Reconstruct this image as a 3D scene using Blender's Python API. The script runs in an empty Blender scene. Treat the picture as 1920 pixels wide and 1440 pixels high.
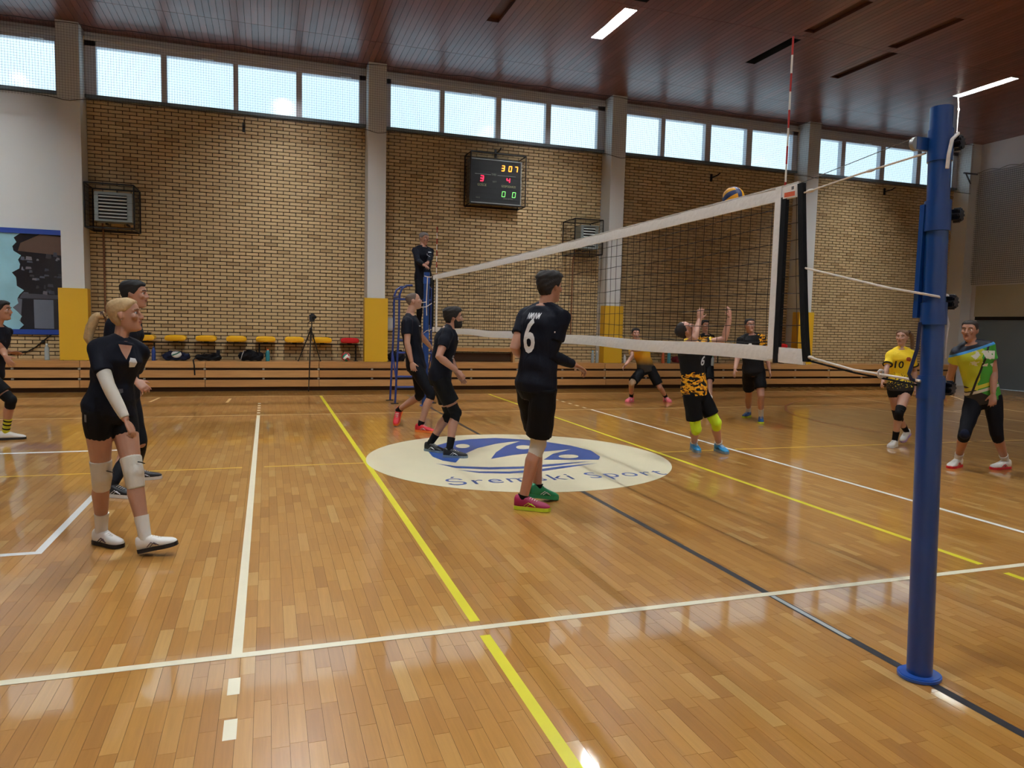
import bpy, bmesh, math, random
import numpy as np
from mathutils import Vector, Matrix
from mathutils.bvhtree import BVHTree

random.seed(7)
RNG = np.random.default_rng(7)
SC = bpy.context.scene
COL = SC.collection

# ------------------------------------------------------------------ camera
F_PX, CX, CY = 1362.1, 960.0, 720.0
CAM = np.array([-2.8316, -3.5104, 1.5925])
YAW, PITCH, ROLL = 0.32581, -0.08331, 0.02338
def cam_axes():
    cy, sy, cp, sp = math.cos(YAW), math.sin(YAW), math.cos(PITCH), math.sin(PITCH)
    f = np.array([sy * cp, cy * cp, sp]); r = np.array([cy, -sy, 0.0]); u = np.cross(r, f)
    return r * math.cos(ROLL) + u * math.sin(ROLL), -r * math.sin(ROLL) + u * math.cos(ROLL), f
AX = cam_axes()
cd = bpy.data.cameras.new('camera'); cam = bpy.data.objects.new('camera', cd); COL.objects.link(cam)
cd.sensor_fit = 'HORIZONTAL'; cd.sensor_width = 36.0; cd.lens = F_PX / 1920 * 36.0
cd.clip_start = 0.05; cd.clip_end = 300
cam.matrix_world = Matrix(((AX[0][0], AX[1][0], -AX[2][0], CAM[0]), (AX[0][1], AX[1][1], -AX[2][1], CAM[1]),
                           (AX[0][2], AX[1][2], -AX[2][2], CAM[2]), (0, 0, 0, 1)))
SC.camera = cam

# ------------------------------------------------------------------ world, exposure, daylight
SC.view_settings.view_transform = 'Standard'
try: SC.view_settings.look = 'None'
except Exception: pass
SC.view_settings.gamma = 1.0
SC.view_settings.use_curve_mapping = False
SC.cycles.caustics_reflective = False; SC.cycles.caustics_refractive = False
SC.view_settings.exposure = 0.3
LAMP_W = 560
W = bpy.data.worlds.new('sky'); SC.world = W; W.use_nodes = True
wn = W.node_tree; wn.nodes.clear()
_o = wn.nodes.new('ShaderNodeOutputWorld'); _b = wn.nodes.new('ShaderNodeBackground')
_tc = wn.nodes.new('ShaderNodeTexCoord'); _nz = wn.nodes.new('ShaderNodeTexNoise'); _cr = wn.nodes.new('ShaderNodeValToRGB')
_nz.inputs['Scale'].default_value = 2.2; _nz.inputs['Detail'].default_value = 2
_cr.color_ramp.elements[0].position = .3; _cr.color_ramp.elements[0].color = (.52, .74, .90, 1)
_cr.color_ramp.elements[1].position = .7; _cr.color_ramp.elements[1].color = (.74, .93, 1.0, 1)
wn.links.new(_tc.outputs['Generated'], _nz.inputs['Vector']); wn.links.new(_nz.outputs['Fac'], _cr.inputs['Fac'])
wn.links.new(_cr.outputs['Color'], _b.inputs['Color']); wn.links.new(_b.outputs[0], _o.inputs[0])
_b.inputs['Strength'].default_value = 1.5

# ------------------------------------------------------------------ where a picture point lies in the hall
def ray(px, py):
    return AX[0] * (px - CX) / F_PX + AX[1] * (CY - py) / F_PX + AX[2]
def onY(px, py, Y):
    d = ray(px, py); return CAM + d * (Y - CAM[1]) / d[1]
def onX(px, py, X):
    d = ray(px, py); return CAM + d * (X - CAM[0]) / d[0]
def onZ(px, py, Z=0.0):
    d = ray(px, py); return CAM + d * (Z - CAM[2]) / d[2]
def proj(P):
    v = np.asarray(P, float) - CAM
    z = v @ AX[2]
    return np.stack([CX + F_PX * (v @ AX[0]) / z, CY - F_PX * (v @ AX[1]) / z, z], -1)

# ------------------------------------------------------------------ materials
def lin(c):
    return tuple(((x / 255 + .055) / 1.055) ** 2.4 if x > 10 else x / 255 / 12.92 for x in c)
MATS = {}
class NT:
    def __init__(s, m):
        m.use_nodes = True; s.m = m; s.t = m.node_tree; s.t.nodes.clear()
        s.o = s.n('ShaderNodeOutputMaterial'); s.b = s.n('ShaderNodeBsdfPrincipled'); s.l(s.b, s.o)
    def n(s, ty, **kw):
        nd = s.t.nodes.new(ty)
        for k, v in kw.items(): setattr(nd, k, v)
        return nd
    def l(s, a, b, i=0, j=0):
        s.t.links.new(a.outputs[i] if hasattr(a, 'outputs') else a, b.inputs[j] if hasattr(b, 'inputs') else b)
    def math(s, op, a, b=None, c=None):
        nd = s.n('ShaderNodeMath', operation=op)
        for i, x in enumerate((a, b, c)):
            if x is None: continue
            if isinstance(x, (int, float)): nd.inputs[i].default_value = x
            else: s.t.links.new(x, nd.inputs[i])
        return nd.outputs[0]
    def ramp(s, fac, stops, interp='LINEAR'):
        nd = s.n('ShaderNodeValToRGB'); e = nd.color_ramp.elements; nd.color_ramp.interpolation = interp
        while len(e) < len(stops): e.new(.5)
        for i, (p, c) in enumerate(stops): e[i].position = p; e[i].color = (*c, 1)
        s.t.links.new(fac, nd.inputs[0]); return nd.outputs[0]
    def mix(s, fac, a, b, mode='MIX'):
        nd = s.n('ShaderNodeMix', data_type='RGBA', blend_type=mode)
        for i, x in ((0, fac), (6, a), (7, b)):
            if isinstance(x, (int, float)): nd.inputs[i].default_value = x
            elif isinstance(x, tuple): nd.inputs[i].default_value = (*x, 1)
            else: s.t.links.new(x, nd.inputs[i])
        return nd.outputs[2]
    def noise(s, scale, detail=2, vec=None, rough=.5, dist=0.0, out=0):
        nd = s.n('ShaderNodeTexNoise'); nd.inputs['Scale'].default_value = scale; nd.inputs['Detail'].default_value = detail
        nd.inputs['Roughness'].default_value = rough; nd.inputs['Distortion'].default_value = dist
        if vec is not None: s.t.links.new(vec, nd.inputs['Vector'])
        return nd.outputs[out]
    def pos(s, sx=1, sy=1, sz=1, src='world'):
        if src == 'world': v = s.n('ShaderNodeNewGeometry').outputs['Position']
        else: v = s.n('ShaderNodeTexCoord').outputs['Object']
        mp = s.n('ShaderNodeMapping'); mp.inputs['Scale'].default_value = (sx, sy, sz)
        s.t.links.new(v, mp.inputs[0]); return mp.outputs[0]
    def xyz(s, src='obj'):
        v = s.n('ShaderNodeTexCoord').outputs['Object'] if src == 'obj' else s.n('ShaderNodeNewGeometry').outputs['Position']
        sp = s.n('ShaderNodeSeparateXYZ'); s.t.links.new(v, sp.inputs[0]); return sp.outputs[0], sp.outputs[1], sp.outputs[2]
    def rnd(s):
        a = s.n('ShaderNodeNewGeometry').outputs['Random Per Island']; b = s.n('ShaderNodeObjectInfo').outputs['Random']
        return s.math('FRACT', s.math('ADD', a, b))
    def bump(s, h, strength=.3, dist=.01):
        nd = s.n('ShaderNodeBump'); nd.inputs['Strength'].default_value = strength; nd.inputs['Distance'].default_value = dist
        s.t.links.new(h, nd.inputs['Height']); s.t.links.new(nd.outputs[0], s.b.inputs['Normal'])
    def set(s, **kw):
        for k, v in kw.items():
            i = s.b.inputs[k]
            if isinstance(v, tuple): i.default_value = (*v, 1) if len(v) == 3 and i.type == 'RGBA' else v
            elif isinstance(v, (int, float)): i.default_value = v
            else: s.t.links.new(v, i)
def M(name, col=None, rough=.5, metal=0.0, vary=.06, scale=14, bump=0.0, coat=0.0, emit=None, es=1.0, sheen=0.0):
    if name in MATS: return MATS[name]
    m = bpy.data.materials.new(name); t = NT(m); c = lin(col)
    nz = t.noise(scale, 3, t.pos(src='obj'))
    t.set(**{'Base Color': t.mix(nz, tuple(x * (1 - vary) for x in c), tuple(min(1, x * (1 + vary)) for x in c)),
             'Roughness': rough, 'Metallic': metal})
    if bump: t.bump(nz, bump, .004)
    if coat: t.set(**{'Coat Weight': coat, 'Coat Roughness': .1})
    if sheen: t.set(**{'Sheen Weight': sheen})
    if emit: t.set(**{'Emission Color': lin(emit), 'Emission Strength': es})
    MATS[name] = m; return m
def cloth(name, col, bump=.5, rough=.75):
    if name in MATS: return MATS[name]
    m = bpy.data.materials.new(name); t = NT(m); c = lin(col)
    nz = t.noise(9, 3, t.pos(1, 1, .6, 'obj'), dist=1.2)
    t.set(**{'Base Color': t.mix(nz, tuple(x * .88 for x in c), tuple(min(1, x * 1.1) for x in c)), 'Roughness': rough, 'Specular IOR Level': .2 if max(col) < 60 else .4})
    t.bump(nz, bump, .02); MATS[name] = m; return m

def wood_mat(name, stops, rough, gsc, coat=0.0, gmix=.5, rscale=None, spec=.5, bumps=.06, wear=0):
    m = bpy.data.materials.new(name); t = NT(m)
    r = t.rnd()
    base = t.ramp(r, stops)
    off = t.n('ShaderNodeCombineXYZ'); t.t.links.new(t.math('MULTIPLY', r, 37.0), off.inputs[0]); t.t.links.new(t.math('MULTIPLY', r, 91.0), off.inputs[1])
    va = t.n('ShaderNodeVectorMath', operation='ADD'); t.t.links.new(t.pos(*gsc), va.inputs[0]); t.t.links.new(off.outputs[0], va.inputs[1])
    g = t.noise(1.0, 4, va.outputs[0], .6, .6)
    gr = t.ramp(g, [(.25, (.72, .68, .62)), (.7, (1.08, 1.06, 1.04))])
    c = t.mix(gmix, base, gr, 'MULTIPLY')
    if wear:
        wz = t.noise(.9, 4, t.pos()); c = t.mix(t.math('MULTIPLY', wz, wear), c, (.46, .34, .22))
    rn = t.noise(2.5, 3, t.pos())
    t.set(**{'Base Color': c, 'Roughness': t.math('ADD', t.math('MULTIPLY', rn, rscale or .1), rough), 'Specular IOR Level': spec})
    if coat: t.set(**{'Coat Weight': coat, 'Coat Roughness': .055})
    t.bump(g, bumps, .002)
    MATS[name] = m; return m

# ------------------------------------------------------------------ mesh building
def nrm(v):
    v = np.asarray(v, float); n = np.linalg.norm(v); return v / n if n > 1e-9 else v
class G:
    """collects shapes into one mesh"""
    def __init__(s): s.v = []; s.f = []; s.mi = []; s.n = 0; s.cur = 0
    def add(s, v, f):
        v = np.asarray(v, float).reshape(-1, 3); s.v.append(v)
        for q in f: s.f.append(tuple(i + s.n for i in q)); s.mi.append(s.cur)
        s.n += len(v); return s
    def box(s, lo, hi, R=None, c=None):
        x0, y0, z0 = lo; x1, y1, z1 = hi
        v = np.array([(x0, y0, z0), (x1, y0, z0), (x1, y1, z0), (x0, y1, z0), (x0, y0, z1), (x1, y0, z1), (x1, y1, z1), (x0, y1, z1)], float)
        if R is not None: v = v @ np.asarray(R).T
        if c is not None: v = v + np.asarray(c)
        return s.add(v, [(3, 2, 1, 0), (4, 5, 6, 7), (0, 1, 5, 4), (1, 2, 6, 5), (2, 3, 7, 6), (3, 0, 4, 7)])
    def loft(s, rings, caps=True):
        n = len(rings[0]); v = np.concatenate(rings); f = []
        for k in range(len(rings) - 1):
            a, b = k * n, (k + 1) * n
            for i in range(n): j = (i + 1) % n; f.append((a + i, a + j, b + j, b + i))
        if caps:
            f.append(tuple(range(n - 1, -1, -1))); e = (len(rings) - 1) * n; f.append(tuple(range(e, e + n)))
        return s.add(v, f)
    def tube(s, pts, r, n=8, up=None, flat=None, caps=True):
        P = [np.asarray(p, float) for p in pts]; m = len(P)
        r = [r] * m if np.isscalar(r) else list(r)
        rings = []; ref = None
        for i in range(m):
            t = nrm(P[min(i + 1, m - 1)] - P[max(i - 1, 0)])
            if ref is None:
                ref = np.asarray(up, float) if up is not None else (np.array([0, 0, 1.0]) if abs(t[2]) < .9 else np.array([1.0, 0, 0]))
            a = nrm(ref - t * (ref @ t)); b = np.cross(t, a); ref = a
            ra, rb = (r[i], r[i]) if np.isscalar(r[i]) else r[i]
            th = np.arange(n) * 2 * math.pi / n
            rings.append(P[i] + np.outer(np.cos(th) * ra, a) + np.outer(np.sin(th) * rb, b))
        return s.loft(rings, caps)
    def ball(s, c, rx, ry=None, rz=None, R=None, n=12, m=8):
        ry = rx if ry is None else ry; rz = rx if rz is None else rz
        v = [(0, 0, -rz)]
        for k in range(1, m):
            p = -math.pi / 2 + math.pi * k / m
            for i in range(n): a = 2 * math.pi * i / n; v.append((rx * math.cos(p) * math.cos(a), ry * math.cos(p) * math.sin(a), rz * math.sin(p)))
        v.append((0, 0, rz)); v = np.array(v)
        f = [(0, 1 + (i + 1) % n, 1 + i) for i in range(n)]
        for k in range(m - 2):
            a, b = 1 + k * n, 1 + (k + 1) * n
            for i in range(n): j = (i + 1) % n; f.append((a + i, a + j, b + j, b + i))
        e = len(v) - 1; a = 1 + (m - 2) * n
        f += [(a + i, a + (i + 1) % n, e) for i in range(n)]
        if R is not None: v = v @ np.asarray(R).T
        return s.add(v + np.asarray(c, float), f)
    def prism(s, poly, z0, z1, fr=None):
        """outline in a frame (o, x, y, z) or the ground plane, given thickness"""
        n = len(poly); p = np.asarray(poly, float)
        v = np.concatenate([np.c_[p, np.full(n, z0)], np.c_[p, np.full(n, z1)]])
        if fr is not None: o, x, y, z = fr; v = np.asarray(o) + v @ np.array([x, y, z])
        f = [tuple(range(n - 1, -1, -1)), tuple(range(n, 2 * n))] + [(i, (i + 1) % n, n + (i + 1) % n, n + i) for i in range(n)]
        return s.add(v, f)
    def arr(s): return np.concatenate(s.v) if s.v else np.zeros((0, 3))

def mesh_of(name, v, f, mats, mi=None, smooth=False, angle=40):
    me = bpy.data.meshes.new(name); me.from_pydata(np.asarray(v).tolist(), [], f)
    for m in (mats if isinstance(mats, (list, tuple)) else [mats]): me.materials.append(m)
    if mi is not None and any(mi): me.polygons.foreach_set('material_index', mi)
    if smooth:
        me.polygons.foreach_set('use_smooth', [True] * len(me.polygons))
        if angle < 180:
            try: me.set_sharp_from_angle(angle=math.radians(angle))
            except Exception: pass
    me.update(); return me
def origin_of(parent):
    o = np.zeros(3)
    while parent is not None: o += np.array(parent.location); parent = parent.parent
    return o
def obj(name, g, mats, parent=None, smooth=False, angle=40, loc=None, kind=None, label=None):
    """one mesh object; the shapes in g are in hall coordinates"""
    off = origin_of(parent); at = np.zeros(3) if loc is None else np.asarray(loc, float)
    v = g.arr() - (at if loc is not None else off)
    o = bpy.data.objects.new(name, mesh_of(name, v, g.f, mats, g.mi, smooth, angle)); COL.objects.link(o)
    if loc is not None: o.location = at - off
    if parent is not None: o.parent = parent
    if kind: o['kind'] = kind
    if label: o['label'] = label
    return o
def thing(name, loc, label, cat, group=None):
    o = bpy.data.objects.new(name, None); COL.objects.link(o); o.location = loc
    o.empty_display_size = .1; tag(o, label, cat, group); return o
def tag(o, label, cat, group=None):
    o['label'] = label; o['category'] = cat
    if group: o['group'] = group
    return o
def struct(name, g, mats, smooth=False, label=None, parent=None):
    o = obj(name, g, mats, parent, smooth, kind='structure' if parent is None else None, label=label); return o
def copies(name, me, locs, parent, scales=None):
    off = origin_of(parent)
    for i, l in enumerate(locs):
        o = bpy.data.objects.new(name, me); COL.objects.link(o); o.parent = parent; o.location = np.asarray(l) - off
        if scales is not None: o.scale = scales[i]
def nearest_in_view(cs, n=300, margin=0):
    cs = np.asarray(cs); p = proj(cs)
    ok = (p[:, 2] > .3) & (p[:, 0] > -margin) & (p[:, 0] < 1920 + margin) & (p[:, 1] > -margin) & (p[:, 1] < 1440 + margin)
    idx = np.where(ok)[0]; return set(idx[np.argsort(p[idx, 2])][:n].tolist())
TMP = bpy.data.scenes.new('workbench')
def workbench_dg():
    with bpy.context.temp_override(scene=TMP, view_layer=TMP.view_layers[0]):
        dg = bpy.context.evaluated_depsgraph_get()
    dg.update(); return dg
def evaluated(me, mods):
    o = bpy.data.objects.new('tmp', me); TMP.collection.objects.link(o)
    for ty, kw in mods:
        m = o.modifiers.new('m', ty)
        for k, v in kw.items(): setattr(m, k, v)
    dg = workbench_dg()
    r = bpy.data.meshes.new_from_object(o.evaluated_get(dg)); bpy.data.objects.remove(o); return r
def remesh(name, g, voxel, mat, parent, smooth=4, disp=None, label=None, adapt=0.0):
    """melts the overlapping shapes of g into one continuous skin"""
    me = bpy.data.meshes.new('t'); me.from_pydata((g.arr() - origin_of(parent)).tolist(), [], g.f)
    r = evaluated(me, [('REMESH', dict(mode='VOXEL', voxel_size=voxel, adaptivity=adapt)), ('SMOOTH', dict(factor=.5, iterations=smooth))])
    bpy.data.meshes.remove(me); r.name = name
    if disp:
        n = len(r.vertices); co = np.empty(n * 3); no = np.empty(n * 3)
        r.vertices.foreach_get('co', co); r.vertices.foreach_get('normal', no); co = co.reshape(-1, 3); no = no.reshape(-1, 3)
        r.vertices.foreach_set('co', (co + no * disp(co)[:, None]).ravel())
    r.materials.clear(); r.materials.append(mat)
    r.polygons.foreach_set('use_smooth', [True] * len(r.polygons)); r.update()
    o = bpy.data.objects.new(name, r); COL.objects.link(o); o.parent = parent
    if label: o['label'] = label
    return o
def text_mesh(body, size=1.0, spacing=1.0, shear=0.0, bold=0.0):
    c = bpy.data.curves.new('t', 'FONT'); c.body = body; c.size = size; c.align_x = 'CENTER'; c.align_y = 'CENTER'
    c.space_character = spacing; c.shear = shear; c.offset = bold; c.resolution_u = 3
    o = bpy.data.objects.new('t', c); TMP.collection.objects.link(o); dg = workbench_dg()
    me = bpy.data.meshes.new_from_object(o.evaluated_get(dg)); bpy.data.objects.remove(o)
    n = len(me.vertices); co = np.empty(n * 3); me.vertices.foreach_get('co', co)
    f = [tuple(p.vertices) for p in me.polygons]; bpy.data.meshes.remove(me); bpy.data.curves.remove(c)
    return co.reshape(-1, 3)[:, :2], f
def lettering(name, body, size, o, x, y, mat, parent, width=None, **kw):
    v, f = text_mesh(body, size, **kw)
    if width: v[:, 0] *= width / max(1e-6, np.ptp(v[:, 0]))
    v[:, 0] -= (v[:, 0].max() + v[:, 0].min()) / 2; v[:, 1] -= (v[:, 1].max() + v[:, 1].min()) / 2
    P = np.asarray(o) + np.outer(v[:, 0], x) + np.outer(v[:, 1], y)
    g = G(); g.add(P, f); return obj(name, g, mat, parent)
# ================================================================== the hall
FLOORW = wood_mat('oak_parquet', [(0, (.37, .156, .023)), (.15, (.42, .184, .028)), (.5, (.455, .208, .034)), (.82, (.495, .240, .048)), (.93, (.535, .28, .07)), (1, (.57, .33, .10))], .26, (60, 3.0, 1), rscale=.1, gmix=.5, wear=.12, coat=.9, spec=.3)
CEILW = wood_mat('dark_lacquered_boards', [(0, (.125, .043, .032)), (.5, (.165, .058, .044)), (1, (.21, .077, .060))], .27, (40, 1.6, 1), rscale=.1, gmix=.5)
BENCHW = wood_mat('varnished_pine', [(0, (.44, .215, .068)), (1, (.55, .30, .11))], .38, (1.6, 20, 26), gmix=.75, rscale=.1)
def brick_material():
    m = bpy.data.materials.new('yellow_brick'); t = NT(m); r = t.rnd()
    c = t.ramp(r, [(0, (.36, .24, .11)), (.05, (.43, .295, .135)), (.1, (.49, .35, .175)), (.9, (.53, .385, .195)), (1, (.57, .42, .22))])
    nz = t.noise(30, 3, t.pos()); c = t.mix(.35, c, t.ramp(nz, [(.3, (.8, .78, .74)), (.7, (1.08, 1.07, 1.05))]), 'MULTIPLY')
    t.set(**{'Base Color': c, 'Roughness': .62}); t.bump(nz, .25, .003); MATS['brick'] = m; return m
BRICK = brick_material()
MORTAR = M('dark_mortar', (44, 27, 11), .9)
PLASTER = M('white_plaster', (205, 207, 206), .7, scale=1.3, vary=.04)
GREYPL = M('grey_plaster', (214, 215, 222), .75, scale=1.2)
FRAME = M('grey_aluminium', (196, 198, 206), .4, .1)
BLACKM = M('black_metal', (24, 20, 19), .5, .4)
DARK = M('dark_gap', (26, 20, 16), .9)
def pane_material():
    m = bpy.data.materials.new('window_glass'); t = NT(m)
    tr = t.n('ShaderNodeBsdfTransparent'); tr.inputs[0].default_value = (.95, .98, 1, 1)
    gl = t.n('ShaderNodeBsdfGlossy'); gl.inputs['Roughness'].default_value = .1
    mx = t.n('ShaderNodeMixShader'); mx.inputs[0].default_value = .09
    t.l(tr, mx, 0, 1); t.l(gl, mx, 0, 2); t.t.links.new(mx.outputs[0], t.o.inputs[0]); return m
PANE = pane_material()

XL, XR, YB, YF, ZC = -18.4, 17.62, 13.77, -4.8, 7.28
def unit_box(open_face=None):
    f = [(4, 5, 6, 7), (0, 1, 5, 4), (1, 2, 6, 5), (2, 3, 7, 6), (3, 0, 4, 7), (3, 2, 1, 0)]
    v = [(-.5, -.5, -.5), (.5, -.5, -.5), (.5, .5, -.5), (-.5, .5, -.5), (-.5, -.5, .5), (.5, -.5, .5), (.5, .5, .5), (-.5, .5, .5)]
    return v, f
def many_boxes(name, C, S, mat, parent, n_single, kind_name, one):
    """boxes with centres C and sizes S: the n_single largest in the picture as objects, the rest joined"""
    C = np.asarray(C); S = np.asarray(S); v, f = unit_box(); v = np.array(v)
    near = nearest_in_view(C, n_single)
    me = mesh_of(one, v, f, mat)
    idx = sorted(near); copies(one, me, C[idx], parent, [tuple(S[i]) for i in idx])
    rest = np.array([i for i in range(len(C)) if i not in near])
    V = (C[rest][:, None, :] + v[None] * S[rest][:, None, :]).reshape(-1, 3) - origin_of(parent)
    F = (np.array([list(q) for q in f])[None] + (np.arange(len(rest)) * 8)[:, None, None]).reshape(-1, 4)
    m2 = bpy.data.meshes.new(kind_name); m2.vertices.add(len(V)); m2.vertices.foreach_set('co', V.ravel())
    m2.loops.add(F.size); m2.loops.foreach_set('vertex_index', F.ravel().astype(np.int32))
    m2.polygons.add(len(F)); m2.polygons.foreach_set('loop_start', (np.arange(len(F)) * 4).astype(np.int32))
    m2.polygons.foreach_set('loop_total', np.full(len(F), 4, np.int32)); m2.materials.append(mat); m2.update(calc_edges=True); m2.polygons.foreach_set('use_smooth', np.zeros(len(F), bool)); m2.update()
    o = bpy.data.objects.new(kind_name, m2); COL.objects.link(o); o.parent = parent; o['kind'] = 'stuff'; return o

# ---- floor
g = G(); g.box((XL, YF, -.12), (XR, YB + .2, -.0045))
floor = struct('floor', g, DARK)
C, S = [], []
PW = .066
ncol = int((XR - XL) / PW)
for i in range(ncol):
    x = XL + (i + .5) * PW; y = YF + random.uniform(0, .4)
    while y < 13.25:
        L = random.choice((.24, .28, .32, .34, .38, .44)); L = min(L, 13.3 - y)
        C.append((x, y + L / 2, -.002)); S.append((PW - .0012, L - .0012, .004 + random.uniform(-.0001, .0002))); y += L
many_boxes('floor', C, S, FLOORW, floor, 300, 'parquet', 'plank')
PAINT = {k: M('line_paint_' + k, c, .35, vary=.05, scale=8) for k, c in dict(cream=(222, 214, 186), yellow=(214, 204, 40), black=(40, 40, 46), white=(214, 216, 214), amber=(206, 168, 50), pale=(214, 186, 136), red=(128, 62, 34), grey=(170, 176, 176)).items()}
PAINTN = dict(cream='cream painted court line', yellow='yellow painted court line', black='black painted centre line', white='white painted line', amber='thin amber painted line', pale='thin pale painted line', red='dark red painted arc', grey='silver tape strip on the centre line')
def line(pts, w, col, z=.0012):
    pts = [np.array(p, float) for p in pts]; g = G(); L, R = [], []
    for i, p in enumerate(pts):
        d = nrm(pts[min(i + 1, len(pts) - 1)] - pts[max(i - 1, 0)]); nn = np.array([-d[1], d[0]]); k = 1.0
        if 0 < i < len(pts) - 1: k = 1 / max(.5, abs(nn @ np.array([-nrm(p - pts[i - 1])[1], nrm(p - pts[i - 1])[0]])))
        L.append(p + nn * w / 2 * k); R.append(p - nn * w / 2 * k)
    n = len(pts); v = [(*p, z) for p in L] + [(*p, z) for p in R]
    g.add(v, [(n + i, n + i + 1, i + 1, i) for i in range(n - 1)])
    obj('court_line', g, PAINT[col], floor, label=PAINTN[col])
line([(-9, .025), (9, .025)], .05, 'cream', .0016)
line([(-9, 8.975), (8.975, 8.975), (8.975, .05)], .04, 'pale')
line([(-9, .05), (-9, 8.95)], .05, 'cream')
line([(-2.975, .05), (-2.975, 8.95)], .05, 'cream', .0014); line([(2.975, .05), (2.975, 8.95)], .05, 'white')
for k in range(5):
    for sx in (-2.975, 2.975):
        line([(sx, 9.2 + .35 * k), (sx, 9.35 + .35 * k)], .05, 'cream')
        if k < 3: line([(sx, -.2 - .35 * k), (sx, -.35 - .35 * k)], .05, 'cream')
line([(.03, 12.0), (.03, -4.6)], .05, 'black', .0010)
line([(.03, -.01), (.03, -.62)], .03, 'grey', .0020)
for sx in (-1.785, 1.86):
    line([(sx, 12.0), (sx, .11)], .055, 'yellow', .0011); line([(sx, -.07), (sx, -4.6)], .055, 'yellow', .0011)
line([(-9, 4.6), (-3.09, 4.6)], .04, 'amber'); line([(-2.87, 4.6), (-1.81, 4.6)], .04, 'amber')
line([(1.89, 4.55), (2.93, 4.55)], .04, 'amber'); line([(3.02, 4.55), (8.1, 4.4)], .04, 'amber')
line([(-9, 12.0), (10.45, 12.0), (10.45, -3)], .04, 'pale')
line([(-9, 1.95), (-4.28, 1.95), (-4.28, 5.95), (-9, 5.95)], .06, 'white')
for a, b in (((-4.88, 11.13), (-4.81, 11.9)), ((-3.55, 10.9), (-3.52, 11.6)), ((10.6, 7.7), (10.9, 7.7))): line([a, b], .05, 'pale')
arc = [(8.9, 10.1), (8.2, 9.65), (7.5, 9.05), (6.9, 8.3), (6.5, 7.5), (6.32, 6.6), (6.33, 5.8), (6.5, 5.0), (6.9, 4.55), (7.5, 4.25), (8.1, 4.15)]
line(arc, .045, 'red')
line([(16.2, 9.0), (11.2, 9.9)], .04, 'red'); line([(15.2, 12.3), (12.2, 8.4), (11.9, 5.0)], .04, 'pale')
# emblem in the centre circle
ECR = M('emblem_cream', (216, 206, 174), .34, vary=.05, scale=3); EBL = M('emblem_blue', (44, 78, 148), .34, vary=.06)
g = G(); g.prism([(.0 + 1.785 * math.cos(a), 4.56 + 1.785 * math.sin(a)) for a in np.linspace(0, 2 * math.pi, 97)[:-1]], .0005, .0026)
emb = obj('centre_circle', g, ECR, floor, label='cream painted centre circle with a blue sports emblem')
ez = lambda q: onZ(680 + q[0] / 3.2, 800 + q[1] / 3.2)[:2]
def flat(poly, mat, nm, z=.0034):
    P = [ez(q) for q in poly]; g = G(); n = len(P); g.add([(p[0], p[1], z) for p in P], [tuple(range(n))]); o = obj(nm, g, mat, emb)
    b = bmesh.new(); b.from_mesh(o.data); bmesh.ops.triangulate(b, faces=b.faces[:]); b.to_mesh(o.data); b.free(); return o
flat([(392, 148), (430, 118), (520, 92), (640, 76), (800, 69), (950, 77), (945, 88), (860, 96), (800, 104), (690, 130), (610, 165), (558, 217), (480, 205), (420, 182)], EBL, 'emblem_wave')
flat([(945, 88), (950, 77), (1100, 92), (1250, 115), (1370, 145), (1425, 182), (1415, 200), (1085, 200), (1140, 165), (1250, 137), (1080, 152), (900, 172), (770, 195), (800, 155), (860, 115)], EBL, 'emblem_wave')
flat([(435, 222), (560, 238), (760, 245), (960, 240), (1150, 224), (1375, 208), (1160, 236), (970, 253), (760, 259), (560, 250)], EBL, 'emblem_arc')
flat([(570, 262), (700, 270), (880, 271), (1050, 258), (1200, 238), (1410, 220), (1210, 250), (1060, 272), (880, 283), (700, 280)], EBL, 'emblem_arc')
for cx, cy, rx, ry in ((600, 118, 42, 12), (965, 125, 45, 12), (1235, 180, 60, 11)):
    flat([(cx + rx * math.cos(a), cy + ry * math.sin(a)) for a in np.linspace(0, 2 * math.pi, 25)[:-1]], ECR, 'emblem_dot', .0040)
lettering('emblem_lettering', 'Śremski Sport', .4, (.06, 3.43, .0036), (1, 0, 0), (0, 1, 0), EBL, emb, width=2.42, spacing=1.15)

# ---- walls
COLX = [(-18.38, -17.98), (-12.70, -12.30), (-6.72, -6.32), (-.68, -.28), (5.30, 5.69), (11.25, 11.64), (17.2, 17.6)]
BAYS = [(COLX[i][1], COLX[i + 1][0]) for i in range(6)]
g = G()
for a, b in BAYS:
    g.box((a, 13.797, 0), (b, 14.0, 5.97)); g.box((a, 13.74, 7.12), (b, 14.0, 7.76))
wall = struct('wall_back', g, MORTAR)
for i, (a, b) in enumerate(COLX):
    gc = G(); gc.box((a, 13.25, .0), (b, 14.0, 7.275)); gc.box((a, 13.8, 7.275), (b, 14.0, 7.76)); obj('column', gc, PLASTER, wall, label='white plastered wall column')
for a, b in BAYS:
    gc = G(); gc.box((a, 13.735, 7.10), (b, 13.74, 7.275)); gc.box((a, 13.66, 7.10), (b, 13.74, 7.16)); obj('window_lintel', gc, PLASTER, wall)
C, S = [], []
BL, BH = .265, .077
for k, (a, b) in enumerate(BAYS):
    ztop = 1.14 if k < 2 else 5.97
    z, r = .635, 0
    while z < ztop - .01:
        h = min(BH, ztop - z); x = a + (0 if r % 2 else -BL / 2)
        while x < b - .01:
            x0, x1 = max(a + .004, x + .0085), min(b - .004, x + BL - .0085)
            if x1 - x0 > .02: C.append(((x0 + x1) / 2, 13.778 + random.uniform(0, .002), z + h / 2)); S.append((x1 - x0, .036, h - .0175))
            x += BL
        z += BH; r += 1
many_boxes('wall', C, S, BRICK, wall, 300, 'brickwork', 'brick')
g = G()
for a, b in BAYS[:2]: g.box((a, 13.76, 1.14), (b, 13.785, 6.0))
obj('plaster_panel', g, PLASTER, wall)
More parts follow.
